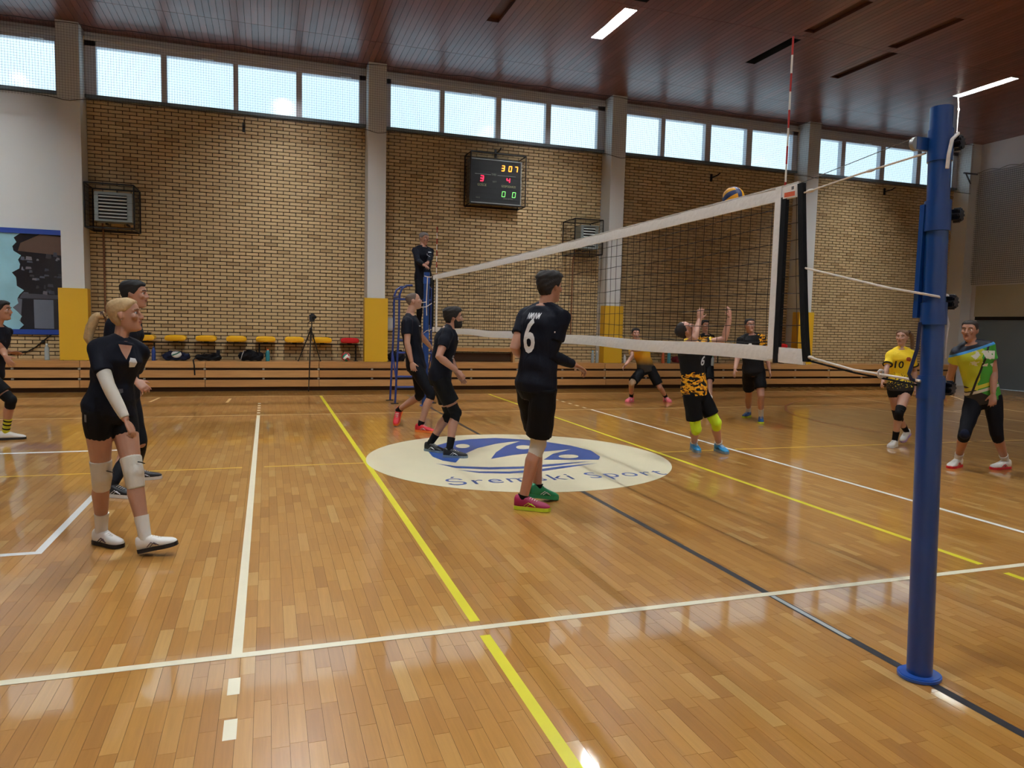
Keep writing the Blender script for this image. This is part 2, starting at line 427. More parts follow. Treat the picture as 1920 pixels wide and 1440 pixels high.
g = G(); g.box((XL - .2, YF, 0), (XL, 14, ZC + .5)); struct('wall_left', g, PLASTER)
g = G(); g.box((XL, YF - .2, 0), (XR, YF, 6.0)); g.box((XL, YF - .2, 7.05), (XR, YF, ZC + .5))
for a, b in COLX: g.box((a, YF - .2, 6.0), (b, YF + .5, 7.05))
wf = struct('wall_front', g, GREYPL)
g = G(); g.box((XR, YF, 0), (XR + .2, 14, ZC + .5)); wr = struct('wall_right', g, GREYPL)
SLATE = M('slate_grey_panel', (100, 114, 122), .6, scale=1.5); BEIGE = M('beige_boarding', (172, 168, 148), .7, scale=2)
g = G(); g.box((XR - .03, -2, 0), (XR, 13.0, 2.02)); obj('wall_panel', g, SLATE, wr, label='slate grey lower panelling of the end wall')
g = G(); g.box((XR - .05, -2, 2.02), (XR, 13.05, 2.12)); obj('panel_rail', g, DARK, wr)
g = G(); g.box((XR - .03, -2, 2.12), (XR, 13.1, 3.05)); obj('wall_boarding', g, BEIGE, wr, label='beige boarding strip above the slate panelling')

# ---- windows
GLASS = {0: None, 1: [(-12.1, -10.9), (-10.79, -9.49), (-9.38, -8.18), (-8.06, -6.84)], 2: [(-6.11, -4.91), (-4.80, -3.50), (-3.40, -2.20), (-2.08, -.83)],
         3: [(-.12, 1.04), (1.15, 2.42), (2.55, 3.71), (3.84, 5.11)], 4: [(5.87, 6.93), (7.05, 8.27), (8.44, 9.57), (9.75, 11.08)],
         5: [(11.8, 12.79), (12.93, 14.21), (14.38, 15.6), (15.76, 17.0)]}
GLASS[0] = [(x0 - 5.85, x1 - 5.85) for x0, x1 in GLASS[1]]
for k, (a, b) in enumerate(BAYS):
    gl = GLASS[k]; zb, zt = 6.03, 7.0
    g = G(); g.box((a, 13.70, zt), (b, 13.86, 7.10)); g.box((a, 13.70, zb - .06), (gl[0][0], 13.86, 7.10)); g.box((gl[3][1], 13.70, zb - .06), (b, 13.86, 7.10))
    w = struct('window_%d' % (k + 1), g, FRAME)
    for i in range(3):
        gm = G(); gm.box((gl[i][1], 13.71, zb), (gl[i + 1][0], 13.86, zt)); obj('mullion', gm, FRAME, w)
    gs = G(); gs.box((a, 13.66, zb - .065), (b, 13.88, zb)); obj('window_sill', gs, M('teal_grey_sill', (96, 112, 122), .5), w)
    for x0, x1 in gl:
        gp = G(); gp.box((x0 - .01, 13.79, zb - .01), (x1 + .01, 13.80, zt + .01)); obj('pane', gp, PANE, w)
    for x in (gl[1][1] - .5, gl[3][1] - .3):
        gh = G(); gh.box((x - .12, 13.66, zt + .01), (x + .12, 13.71, zt + .05)); obj('window_latch', gh, PLASTER, w)
for k, (a, b) in enumerate(BAYS):  # unseen windows behind the camera, added for cool sky fill
    g = G(); g.box((a, YF - .12, 6.0), (b, YF - .04, 6.06)); g.box((a, YF - .12, 6.99), (b, YF - .04, 7.05))
    for i in range(1, 4): g.box((a + (b - a) * i / 4 - .05, YF - .12, 6.06), (a + (b - a) * i / 4 + .05, YF - .04, 6.99))
    w = struct('window_%d' % (k + 11), g, FRAME); gp = G(); gp.box((a, YF - .1, 6.04), (b, YF - .09, 7.0)); obj('pane', gp, PANE, w)
# blue-framed window, far left, with a reflection painted on its glass
BLUEF = M('blue_frame_paint', (24, 62, 150), .45)
g = G(); x0, x1, z0, z1 = -12.2, -6.75, 1.14, 3.27
for bx in ((x0, z1 - .1, x1, z1), (x0, z0, x1, z0 + .1), (x0, z0, x0 + .1, z1), (x1 - .06, z0, x1, z1)): g.box((bx[0], 13.715, bx[1]), (bx[2], 13.77, bx[3]))
w7 = struct('window_7', g, BLUEF)
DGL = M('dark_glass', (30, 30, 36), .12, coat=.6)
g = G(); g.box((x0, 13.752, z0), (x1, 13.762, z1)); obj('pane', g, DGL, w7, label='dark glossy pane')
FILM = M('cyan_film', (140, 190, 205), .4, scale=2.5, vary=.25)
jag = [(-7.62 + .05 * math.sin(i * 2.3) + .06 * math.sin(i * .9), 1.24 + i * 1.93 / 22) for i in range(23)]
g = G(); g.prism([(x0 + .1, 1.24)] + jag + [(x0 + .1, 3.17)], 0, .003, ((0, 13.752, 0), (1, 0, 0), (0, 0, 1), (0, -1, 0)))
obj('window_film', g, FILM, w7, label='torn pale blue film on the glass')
fr = ((0, 13.752, 0), (1, 0, 0), (0, 0, 1), (0, -1, 0))  # flat coloured patches on the pane paint a mirrored room
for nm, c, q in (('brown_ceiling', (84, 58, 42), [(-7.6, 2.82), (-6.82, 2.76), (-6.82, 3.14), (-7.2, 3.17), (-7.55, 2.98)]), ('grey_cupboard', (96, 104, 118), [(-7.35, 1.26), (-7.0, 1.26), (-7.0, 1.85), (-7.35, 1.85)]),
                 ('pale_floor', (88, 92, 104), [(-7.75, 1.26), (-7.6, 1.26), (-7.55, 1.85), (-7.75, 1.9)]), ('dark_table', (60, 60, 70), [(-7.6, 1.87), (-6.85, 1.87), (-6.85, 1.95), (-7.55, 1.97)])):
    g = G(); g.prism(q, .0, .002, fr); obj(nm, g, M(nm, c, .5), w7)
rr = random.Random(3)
for i in range(34):  # scattered flat patches, painted reflections on the dark glass
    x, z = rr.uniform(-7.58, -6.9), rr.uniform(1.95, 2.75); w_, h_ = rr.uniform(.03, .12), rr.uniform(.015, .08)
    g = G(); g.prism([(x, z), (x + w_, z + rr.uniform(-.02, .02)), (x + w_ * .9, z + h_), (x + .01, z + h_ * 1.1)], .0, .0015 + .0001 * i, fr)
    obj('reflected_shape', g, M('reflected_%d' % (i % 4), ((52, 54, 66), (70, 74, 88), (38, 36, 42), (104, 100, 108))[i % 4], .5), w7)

# ---- ceiling
g = G(); g.box((XL, YF, 7.75), (XR, 14.0, 7.85)); ceil = struct('ceiling', g, DARK)
CW = .1205
OPEN = []
for x in (-8.5, -2.4, 3.42, 12.9):
    for y0 in (8.75, 3.6, -1.6): OPEN.append([x, y0, y0 + 1.45, 'lamp'])
OPEN += [[3.42, 6.95, 8.4, 'dark'], [7.0, 8.75, 10.2, 'dark'], [7.0, 6.95, 8.4, 'cover'], [1.25, 8.75, 10.2, 'cover'], [9.35, 8.6, 10.25, 'cover'], [9.1, 6.9, 8.4, 'cover'], [12.9, 6.95, 8.4, 'cover']]
for o in OPEN: o[0] = XL + round((o[0] - XL) / CW) * CW
rows = [13.77, 12.05, 8.6, 5.15, 1.7, -1.75, YF]
C, S = [], []
for i in range(int((XR - XL) / CW) + 1):
    x = XL + (i + .5) * CW
    for j in range(6):
        segs = [(rows[j + 1], rows[j])]
        for ox, a, b, kd in OPEN:
            if abs(ox - x) < CW:
                segs = [s for y0, y1 in segs for s in ((y0, min(y1, a)), (max(y0, b), y1)) if s[1] - s[0] > .02]
        for y0, y1 in segs: C.append((x, (y0 + y1) / 2, ZC + .003)); S.append((CW - .006, y1 - y0 - .01, .006))
many_boxes('ceiling', C, S, CEILW, ceil, 300, 'boarding', 'board')
LAMP = bpy.data.materials.new('lamp_glow'); _t = NT(LAMP); _t.set(**{'Base Color': (1., 1., 1.), 'Emission Color': (.94, .98, 1.0), 'Emission Strength': LAMP_W})
HOUS = M('lamp_housing', (150, 160, 158), .4, .3); COVER = M('recess_cover_brown', (78, 46, 34), .5)
def recess(x, y0, y1, kd, near):
    if kd == 'lamp':
        t = thing('ceiling_light', (x, (y0 + y1) / 2, ZC), near, 'ceiling light', 'recessed ceiling lights')
    elif kd == 'dark': t = thing('ceiling_recess', (x, (y0 + y1) / 2, ZC), near, 'ceiling recess', 'unlit ceiling recesses')
    else: t = thing('ceiling_cover', (x, (y0 + y1) / 2, ZC), near, 'recess cover', 'covered ceiling recesses')
    h = CW; d = .36 if kd != 'cover' else .06
    m = HOUS if kd == 'lamp' else (M('black_recess', (14, 18, 20), .8) if kd == 'dark' else COVER)
    g = G(); z0, z1 = ZC + .001, ZC + d
    g.box((x - h - .01, y0 - .01, z0), (x - h, y1 + .01, z1)); g.box((x + h, y0 - .01, z0), (x + h + .01, y1 + .01, z1))
    g.box((x - h, y0 - .01, z0), (x + h, y0, z1)); g.box((x - h, y1, z0), (x + h, y1 + .01, z1)); g.box((x - h - .01, y0 - .01, z1), (x + h + .01, y1 + .01, z1 + .01))
    obj('housing', g, m, t)
    if kd == 'lamp':
        yc = (y0 + y1) / 2 + .02
        g = G(); g.box((x - .105, yc - .30, ZC + .23), (x + .108, yc + .30, ZC + .26)); obj('lamp_glass', g, LAMP, t)
        g = G(); g.box((x - .112, yc - .36, ZC + .26), (x + .112, yc + .36, ZC + .32)); obj('reflector', g, HOUS, t)
LN = {-8: 'out of the frame on the left', -2: 'above the second window bay', 3: 'lit recessed lamp above the scoreboard', 12: 'glaring lit lamp above the top of the near net post'}
for x, y0, y1, kd in OPEN:
    key = min(LN, key=lambda q: abs(q - x + .4))
    if kd == 'lamp':
        if y0 > 8 and x > 0: lb = 'long narrow ' + LN[key]
        else: lb = 'long narrow recessed ceiling light outside the picture'
    elif kd == 'dark': lb = 'black unlit ceiling slot ' + ('beside the near antenna tip' if x > 5 and y0 > 8 else 'cut off by the top edge beyond the lit lamp' if x < 5 else 'above the top edge of the picture')
    else: lb = 'brown boarded ceiling recess ' + ('left of the lit lamp' if x < 3 else 'just beyond the tip of the near antenna' if x < 8 else 'above the glaring lamp' if x > 11 else 'farther of the two right of the antenna' if y0 > 8 else 'nearer of the two right of the antenna')
    if kd == 'lamp' and y0 < 8: pass
    recess(x, y0, y1, kd, lb)
# ================================================================== fixtures
YEL = M('yellow_pad_vinyl', (214, 168, 34), .38, vary=.03, scale=2)
PLAB = {2: 'left of the yellow seats', 3: 'right of the red seat', 4: 'behind the net, left of the boy in yellow', 5: 'behind the end of the net', 6: 'far right behind the near net post'}
for i, (a, b) in enumerate(COLX):
    if i < 2 or i > 5: continue
    g = G(); x0, x1, y0, y1, z0, z1 = a - .06, b + .06, 13.185, 13.45, .645, 2.09
    g.box((x0, y0, z0), (x1, 13.245, z1)); g.box((x0, 13.245, z0), (a - .003, y1, z1)); g.box((b + .003, 13.245, z0), (x1, y1, z1))
    o = obj('column_pad', g, YEL, loc=((a + b) / 2, 13.2, z0)); tag(o, 'yellow safety pad on the white column ' + PLAB[i], 'wall pad', 'yellow pads on the columns')
# telescopic stand, folded
t = thing('bleacher', (0, 13.4, 0), 'folded wooden stand of stacked pine planks along the brick wall', 'bleacher')
sec = [-4.08 + 2.333 * k for k in range(-6, 10)]; sec = [max(-18.3, min(17.1, s)) for s in sec]
for a, b in zip(sec[:-1], sec[1:]):
    for z0, z1, y in ((.505, .64, 13.10), (.30, .452, 13.07), (.10, .245, 13.04)):
        g = G(); g.box((a + .006, y, z0), (b - .006, y + .07, z1)); obj('plank', g, BENCHW, t)
    for x in ((a + b) / 2, b - .01):
        for z in (.478, .272):
            g = G(); g.box((x - .022, 13.085, z - .016), (x + .022, 13.12, z + .016)); obj('bracket', g, M('zinc', (160, 156, 146), .45, .4), t)
BACKB = M('dark_brown_board', (66, 44, 26), .8)
g = G(); g.box((-18.3, 13.15, .0), (17.1, 13.17, .50)); obj('back_board', g, BACKB, t)
for a, b in BAYS:
    for j in range(3):
        g = G(); g.box((a + .01, 13.18 + .195 * j, .60), (b - .01, 13.37 + .195 * j, .64)); obj('seat_board', g, BENCHW, t)

# seats
def seat(x, z, col, lb, grp):
    t = thing('stadium_seat', (x, 13.5, z), lb, 'seat', grp)
    g = G(); R = []
    for y, hw, zt, zb in ((13.32, .185, .045, -.03), (13.34, .205, .066, -.056), (13.42, .212, .06, -.05), (13.55, .212, .055, -.045), (13.68, .205, .07, -.04), (13.70, .18, .05, -.0)):
        th = np.arange(20) * 2 * math.pi / 20; c, s_ = np.cos(th), np.sin(th)
        px_ = np.sign(c) * np.abs(c) ** .45 * hw; pz = np.where(s_ > 0, zt, -zb) * np.sign(s_) * np.abs(s_) ** .6
        pz = np.where(s_ > 0, np.abs(s_) ** .6 * zt, -np.abs(s_) ** .6 * abs(zb)); R.append(np.c_[x + px_, np.full(20, y), z + .05 + pz])
    g.loft(R); obj('shell', g, M('seat_' + col, (232, 178, 30) if col == 'yellow' else (190, 26, 34), .25, vary=.03, coat=.3), t, smooth=True)
    g = G(); g.box((x - .05, 13.42, z - .04), (x + .05, 13.6, z + .012)); obj('bracket', g, BLACKM, t)
ords = ['sixth', 'fifth', 'fourth', 'third', 'second', 'first']
def rail(x0, x1, z, lb):
    t = thing('seat_rail', ((x0 + x1) / 2, 13.5, .64), lb, 'seat rail', 'steel rails under the seats')
    g = G(); g.box((x0, 13.47, z - .055), (x1, 13.53, z - .041)); g.box((x0, 13.47, z - .041), (x1, 13.485, z - .04)); obj('beam', g, BLACKM, t)
    n = 3
    for i in range(n):
        x = x0 + .45 + (x1 - x0 - .6) * i / (n - 1); g = G(); g.tube([(x, 13.5, .64), (x, 13.5, z - .05)], .016, 8); g.box((x - .05, 13.44, .64), (x + .05, 13.56, .65)); obj('leg', g, BLACKM, t)
for bay, xr, zz, nm in ((2, -1.05, 1.06, 'left of the padded column'), (4, 10.78, 1.08, 'behind the net')):
    rail(xr - 4.5, xr + .3, zz, 'black steel rail carrying the row of seats ' + ('beside the camera tripod' if bay == 2 else 'seen through the net'))
    for k in range(8):
        c = 'red' if k == 0 else 'yellow'
        w_ = ('red seat at the end of the row ' if k == 0 else 'yellow seat, %s one left of the red seat, ' % ['', 'first', 'second', 'third', 'fourth', 'fifth', 'sixth', 'seventh'][k]) + ('by the tripod' if bay == 2 else 'behind the net')
        seat(xr - .605 * k, zz, c, w_, 'stadium seats on the wall')
g = G(); g.box((-5.33, 13.36, 1.175), (-5.15, 13.5, 1.225)); o = obj('pouch', g, BLACKM, loc=(-5.24, 13.43, 1.162)); tag(o, 'small black pouch lying on a yellow seat behind the blonde player', 'pouch')

# wooden bench behind the bearded player
t = thing('wooden_bench', (2.4, 13.5, .64), 'brown wooden bench standing on the stand behind the bearded player', 'bench')
g = G(); g.box((1.1, 13.32, .90), (2.95, 13.62, .985)); obj('seat', g, BENCHW, t)
for x in (1.16, 2.87):
    g = G(); g.box((x, 13.34, .64), (x + .05, 13.6, .90)); obj('leg', g, BENCHW, t)
g = G(); g.box((1.21, 13.5, .66), (2.87, 13.52, .86)); obj('panel', g, BACKB, t)

# cages
def cage(name, parent, x0, x1, y0, y1, z0, z1, wires=True):
    g = G(); P = lambda i, j, k: ((x0, x1)[i], (y0, y1)[j], (z0, z1)[k])
    for i in (0, 1):
        for j in (0, 1):
            g.tube([P(i, j, 0), P(i, j, 1)], .014, 6); g.tube([P(i, 0, j), P(i, 1, j)], .012, 6); g.tube([P(0, i, j), P(1, i, j)], .014, 6)
    obj(name, g, BLACKM, parent)
    if wires:
        g = G(); r = .003
        for x in (x0, x1):
            for y in np.arange(y0 + .07, y1, .07): g.tube([(x, y, z0), (x, y, z1)], r, 4)
            for z in np.arange(z0 + .09, z1, .09): g.tube([(x, y0, z), (x, y1, z)], r, 4)
        for z in np.arange(z0 + .12, z1, .13): g.tube([(x0, y0, z), (x1, y0, z)], r * .7, 4)
        for y in np.arange(y0 + .1, y1, .12): g.tube([(x0, y, z0), (x1, y, z0)], r, 4); g.tube([(x0, y, z1), (x1, y, z1)], r, 4)
        o = obj('wire_mesh', g, BLACKM, parent); o['kind'] = 'stuff'
def heater(cx, y0, x0, x1, zc0, zc1, hx0, hx1, hz0, hz1, lb):
    t = thing('fan_heater', ((x0 + x1) / 2, 13.5, zc0), lb, 'heater', 'caged fan heaters on the wall')
    HS = M('heater_steel', (134, 142, 140), .4, .4)
    g = G(); ya = y0 + .16
    g.box((hx0, ya + .03, hz0), (hx1, 13.55, hz1)); obj('casing', g, HS, t)
    g = G(); g.box((hx0, ya, hz0), (hx0 + .07, ya + .03, hz1)); g.box((hx1 - .09, ya, hz0), (hx1, ya + .03, hz1)); g.box((hx0 + .07, ya, hz1 - .05), (hx1 - .09, ya + .03, hz1)); g.box((hx0 + .07, ya, hz0), (hx1 - .09, ya + .03, hz0 + .04)); obj('front_frame', g, HS, t)
    g = G(); g.box((hx0 + .07, ya + .024, hz0 + .04), (hx1 - .09, ya + .03, hz1 - .05)); obj('dark_opening', g, M('heater_dark', (14, 18, 22), .6), t)
    n = 7
    for i in range(n):
        z = hz0 + .09 + (hz1 - hz0 - .17) * i / (n - 1); g = G()
        R = Matrix.Rotation(math.radians(30), 3, 'X'); g.box((-(hx1 - hx0 - .17) / 2, -.03, -.005), ((hx1 - hx0 - .17) / 2, .02, .005), R, ((hx0 + hx1) / 2 - .01, ya + .01, z)); obj('slat', g, M('slat_steel', (214, 220, 218), .4, .1), t)
    for x in (hx0 + .15, hx1 - .15):
        g = G(); g.box((x - .02, 13.5, hz0 - .03), (x + .02, 13.77, hz0)); obj('bracket', g, BLACKM, t)
    g = G(); g.tube([(hx0 + .06, 13.6, hz0), (hx0 + .05, 13.72, zc0 - .1), (hx0 + .05, 13.74, 1.2)], .018, 8); obj('pipe', g, M('copper_pipe', (120, 78, 50), .4, .3), t)
    cage('cage_frame', t, x0, x1, y0, 13.76, zc0, zc1)
heater(-5.9, 13.0, -6.24, -5.36, 3.30, 4.17, -6.1, -5.42, 3.45, 4.03, 'grey slatted fan heater in a black cage beside the left white column')
heater(5.0, 13.0, 4.27, 5.02, 3.33, 4.17, 4.50, 4.98, 3.48, 4.05, 'grey slatted fan heater in a black cage seen above the net tape')

# scoreboard
t = thing('scoreboard', (2.37, 13.5, 4.4), 'black electronic scoreboard with orange, red and green digits on the brick wall', 'scoreboard')
sx0, sx1, sz0, sz1, sy = 1.72, 2.96, 4.44, 5.43, 13.35
g = G(); g.box((sx0, sy + .004, sz0), (sx1, 13.6, sz1)); obj('cabinet', g, M('scoreboard_black', (8, 9, 16), .6, vary=.1), t)
ALU = M('aluminium', (150, 152, 150), .35, .6)
g = G()
for b_ in ((sx0 - .01, sz1, sx1 + .01, sz1 + .02), (sx0 - .01, sz0 - .02, sx1 + .01, sz0), (sx0 - .022, sz0 - .02, sx0, sz1 + .02), (sx1, sz0 - .02, sx1 + .022, sz1 + .02)): g.box((b_[0], sy - .01, b_[1]), (b_[2], 13.6, b_[3]))
obj('frame', g, ALU, t)
def uv(u, v): return sx0 + u * (sx1 - sx0), sz1 - v * (sz1 - sz0)
LED = {k: M('led_' + k, c, .5, emit=c, es=e) for k, c, e in (('orange', (255, 150, 50), 2.2), ('red', (255, 40, 80), 1.6), ('green', (130, 235, 120), 1.1))}
SEG = {'0': 'abcdef', '3': 'abgcd', '4': 'fgbc', '7': 'abc'}
def digit(ch, u, v, w, h, col, th=.022):
    x, z = uv(u, v); g = G(); sk = .12
    pos = dict(a=((0, h), (w, h)), b=((w, h), (w, h / 2)), c=((w, h / 2), (w, 0)), d=((0, 0), (w, 0)), e=((0, h / 2), (0, 0)), f=((0, h), (0, h / 2)), g=((0, h / 2), (w, h / 2)))
    for s_ in SEG[ch]:
        (ax, az), (bx, bz) = pos[s_]
        g.tube([(x + ax - w / 2 + sk * az, sy - .002, z + az - h / 2), (x + bx - w / 2 + sk * bz, sy - .002, z + bz - h / 2)], [(th / 2, .004)] * 2, 4, up=(0, 0, 1) if az == bz else (1, 0, 0))
    obj('digit', g, LED[col], t)
for ch, u, v in (('3', .655, .165), ('0', .80, .165), ('7', .92, .165)): digit(ch, u - .02, v, .064, .118, 'orange', .022)
digit('3', .215, .44, .07, .12, 'red', .026); digit('4', .745, .44, .07, .1, 'red', .026)
digit('0', .655, .775, .075, .12, 'green', .014); digit('0', .865, .775, .075, .12, 'green', .014)
WT = M('score_print', (170, 170, 120), .6); WT2 = M('score_print_grey', (120, 122, 110), .6)
for s_, u, v, sz, m_, wd in (('TIMER', .46, .33, .07, WT2, .12), ('SET', .475, .5, .06, WT2, .10), ('GOŚCIE', .225, .58, .08, WT, .22), ('GOSPODARZE', .76, .585, .07, WT, .36), ('FAULE', .15, .895, .05, WT2, .10), ('STAN SETÓW', .755, .875, .05, WT2, .24)):
    x, z = uv(u, v); lettering('lettering', s_, sz, (x, sy + .002, z), (1, 0, 0), (0, 0, 1), m_, t, width=wd)
g = G(); x0_, z_ = uv(.08, .345); x1_, _ = uv(.4, 0); g.box((x0_, sy - .002, z_), (x1_, sy + .003, z_ + .008)); x0_, _ = uv(.53, 0); x1_, _ = uv(.9, 0); g.box((x0_, sy - .002, z_), (x1_, sy + .003, z_ + .008)); obj('divider', g, ALU, t)
cage('cage_frame', t, 1.68, 3.04, 13.2, 13.76, 4.38, 5.56)

# brackets high on the bricks
for q, lb in (((457, 238), 'black steel hook on the bricks below the windows of the second bay'), ((930, 288), 'black steel hook on the bricks above the scoreboard'), ((1335, 333), 'black steel hook on the dark bricks above the ball'), ((1660, 359), 'black steel hook on the bricks left of the near net post top')):
    p = onY(*q, 13.72); t = thing('wall_hook', tuple(p), lb, 'wall hook', 'steel hooks on the brick wall')
    g = G(); g.box((p[0] - .03, 13.74, p[2] - .1), (p[0] + .03, 13.768, p[2] + .1)); obj('plate', g, BLACKM, t)
    g = G(); g.tube([(p[0], 13.75, p[2]), (p[0] + .02, 13.5, p[2] + .02), (p[0] + .02, 13.38, p[2] + .06)], .016, 6); obj('arm', g, BLACKM, t)
# electric box
t = thing('meter_box', (-.1, 13.7, 1.3), 'small grey wall box right of the yellow pad behind the referee stand', 'wall box')
g = G(); g.box((-.17, 13.62, 1.36), (.02, 13.77, 1.66)); obj('casing', g, M('box_grey', (176, 176, 168), .5), t); g = G(); g.box((-.15, 13.612, 1.40), (0.0, 13.62, 1.62)); obj('door', g, M('box_door', (190, 190, 184), .4), t)

# protective netting before the windows
t = thing('protective_net', (0, 13.18, 5.7), 'fine grey protective netting hung along the ceiling before the windows', 'safety net')
g = G(); y = 13.17
for x in np.arange(-18, 17.2, .05): g.box((x - .0016, y, 5.76), (x + .0016, y + .0016, 7.19))
for z in np.arange(5.78, 7.2, .05): g.box((-18, y, z - .0016), (17.2, y + .0016, z + .0016))
o = obj('netting', g, M('net_thread', (60, 60, 66), .8), t); o['kind'] = 'stuff'
for zc, nm in ((7.2, 'top_cord'), (5.75, 'bottom_cord')):
    pts = []
    for x in np.arange(-18, 17.2, .12):
        d = min(abs(x - (a + b) / 2) for a, b in COLX)
        pts.append((x, y, zc + (.02 * math.sin(x * 5.1) * math.sin(x * 1.3) if zc > 7 else .05 - .05 * math.exp(-(d / .2) ** 2) + .012 * math.sin(x * 4))))
    g = G(); g.tube(pts, .007, 5); obj(nm, g, M('cord_dark', (46, 38, 40), .8), t)
# net on the end wall
t = thing('end_wall_net', (17.5, 10, 2.2), 'grey protective net hanging in a curve on the end wall', 'safety net')
g = G()
def edge(z): return 13.48 - .55 * max(0, (z - 4.4) / 2.1) * 0 - (.28 * math.sin(math.pi * min(1, max(0, (z - 3.05) / 3.2)))) * -1 - .25 if z > 3.05 else 13.5
for z in np.arange(3.1, 6.4, .06): g.box((17.50, -2, z - .007), (17.505, 13.2 + .22 * math.sin((z - 3.05) * 1.0), z + .007))
for yv in np.arange(-2, 13.2, .06): g.box((17.50, yv - .004, 3.08), (17.505, yv + .004, 6.42))
o = obj('netting', g, M('end_net_thread', (116, 122, 128), .85), t); o['kind'] = 'stuff'
pts = [(17.49, yv, 6.42 + .06 * abs(math.sin(yv * 5))) for yv in np.arange(-2, 13.3, .05)]
g = G(); g.tube(pts, .008, 5); obj('top_cord', g, M('cord_dark2', (60, 60, 64), .8), t)
g = G(); g.box((17.46, 13.42, 2.0), (17.52, 13.5, 3.1)); obj('side_bar', g, M('dark_brown_metal', (58, 40, 30), .6), t)
t = thing('wall_bracket', (17.3, 13.4, 5.9), 'grey steel triangle bracket on the far right column', 'wall bracket')
g = G(); pA, pB = onY(1793, 323, 13.25), onY(1824, 322, 13.2); g.box((16.9, 13.2, pA[2] - .02), (17.45, 13.24, pA[2] + .02)); g.tube([(16.95, 13.2, pA[2]), (17.2, 13.22, pA[2] - .3)], .02, 6); obj('arm', g, M('bracket_grey', (90, 92, 98), .5, .3), t)
# cord hanging from the lit lamp
p = onY(1796, 184, 10.1); t = thing('hanging_cord', (p[0], 10.1, ZC), 'thin pale cord with a knot hanging from the ceiling beside the glaring lamp', 'cord')
k = onY(1797, 206, 10.1); e = onY(1793, 262, 10.1); g = G(); g.tube([(p[0], 10.1, ZC), tuple(k), tuple(e)], [.012, .014, .007], 6); obj('rope', g, M('rope_pale', (176, 166, 156), .8), t)
g = G(); g.ball(k, .03, .03, .05); obj('knot', g, MATS['rope_pale'], t, smooth=True)

# ================================================================== volleyball posts and net
BLUE = M('post_blue', (8, 60, 128), .32, vary=.05, scale=3, coat=.4); BLUE2 = M('post_blue_light', (34, 84, 170), .35, coat=.4)
ROPE = M('white_rope', (214, 208, 200), .75, scale=60, vary=.15); KNOB = M('black_knob', (16, 16, 18), .35)
NX = -.03
PB = np.array([.035, -1.04, 0]); PT = np.array([.035, -.945, 2.60])
def post_at(z, lean=True, B=PB, T=PT): return B + (T - B) * z / T[2]
def ring(g, z0, z1, r, B, T, n=28): g.tube([post_at(z0, B=B, T=T), post_at(z1, B=B, T=T)], r, n)
def star_knob(parent, c, ax, r=.034):
    ax = nrm(ax); a = nrm(np.cross(ax, (0, 0, 1))); b = np.cross(ax, a); g = G()
    poly = [((r * (.82 + .18 * math.cos(8 * th))) * math.cos(th), (r * (.82 + .18 * math.cos(8 * th))) * math.sin(th)) for th in np.linspace(0, 2 * math.pi, 65)[:-1]]
    g.prism(poly, 0, .028, (c, a, b, ax)); g.prism([(q[0] * .85, q[1] * .85) for q in poly], .028, .034, (c, a, b, ax)); k = obj('knob', g, KNOB, parent, smooth=True, angle=30, label='black star knob')
    g = G(); g.tube([c - ax * .05, c], .008, 8); obj('bolt', g, ALU, k)
def wrap(g, c, ax, r, turns=2): 
    ax = nrm(ax); a = nrm(np.cross(ax, (0, 0, 1))); b = np.cross(ax, a)
    g.tube([c + (a * math.cos(t_) + b * math.sin(t_)) * r + ax * (.008 * t_ / 6.28) for t_ in np.linspace(0, 6.283 * turns, 14 * turns)], .006, 6)
t = thing('net_post', tuple(PB), 'blue steel volleyball net post standing close in front at the right', 'net post', 'blue volleyball net posts')
g = G(); ring(g, 0, 1.40, .054, PB, PT); obj('lower_pole', g, BLUE, t, smooth=True)
g = G(); ring(g, 1.30, 2.60, .0465, PB, PT); obj('upper_pole', g, BLUE, t, smooth=True)
for z0, z1, r in ((2.36, 2.50, .0515), (2.05, 2.185, .0545), (1.63, 1.73, .0545), (1.295, 1.39, .0585)):
    g = G(); ring(g, z0, z1, r, PB, PT); obj('collar', g, BLUE, t, smooth=True, label='blue sliding collar')
g = G(); th = np.linspace(0, 2 * math.pi, 41)[:-1]; g.prism([(PB[0] + .098 * math.cos(a), PB[1] + .088 * math.sin(a)) for a in th], .003, .016); g.prism([(PB[0] + .09 * math.cos(a), PB[1] + .08 * math.sin(a)) for a in th], .016, .020); obj('base_flange', g, BLUE2, t, smooth=True, angle=30)
q = post_at(1.92) + np.array([-.042, .042, 0]); g = G(); g.box((q[0] - .013, q[1] - .012, 1.66), (q[0] + .012, q[1] + .012, 2.17)); obj('tension_rail', g, BLUE, t)
g = G(); c0 = post_at(1.64) + np.array([-.055, .02, 0]); g.tube([c0, c0 + [-.006, 0, -.12], c0 + [-.045, 0, -.235], c0 + [-.03, 0, -.26], c0 + [.03, 0, -.275]], .008, 8); obj('crank_handle', g, M('dark_blue_steel', (14, 30, 70), .35), t, smooth=True)
kx = nrm((.28, -.96, 0)); KO = np.array([.072, -.012, 0])
KN = []
for z, off in ((2.445, .075), (2.125, .085), (1.735, .075), (1.345, .08)):
    c = post_at(z) + KO * off / .075; KN.append(c); star_knob(t, c, kx)
g = G(); pc = post_at(2.435) + np.array([-.06, .03, 0]); g.box((pc[0] - .055, pc[1] - .012, pc[2] - .025), (pc[0] + .02, pc[1] + .012, pc[2] + .03)); obj('pulley_arm', g, BLUE, t)
g = G(); g.tube([pc + np.array([-.05, -.01, 0]), pc + np.array([-.05, .01, 0])], .03, 18); obj('pulley', g, ALU, t, smooth=True)
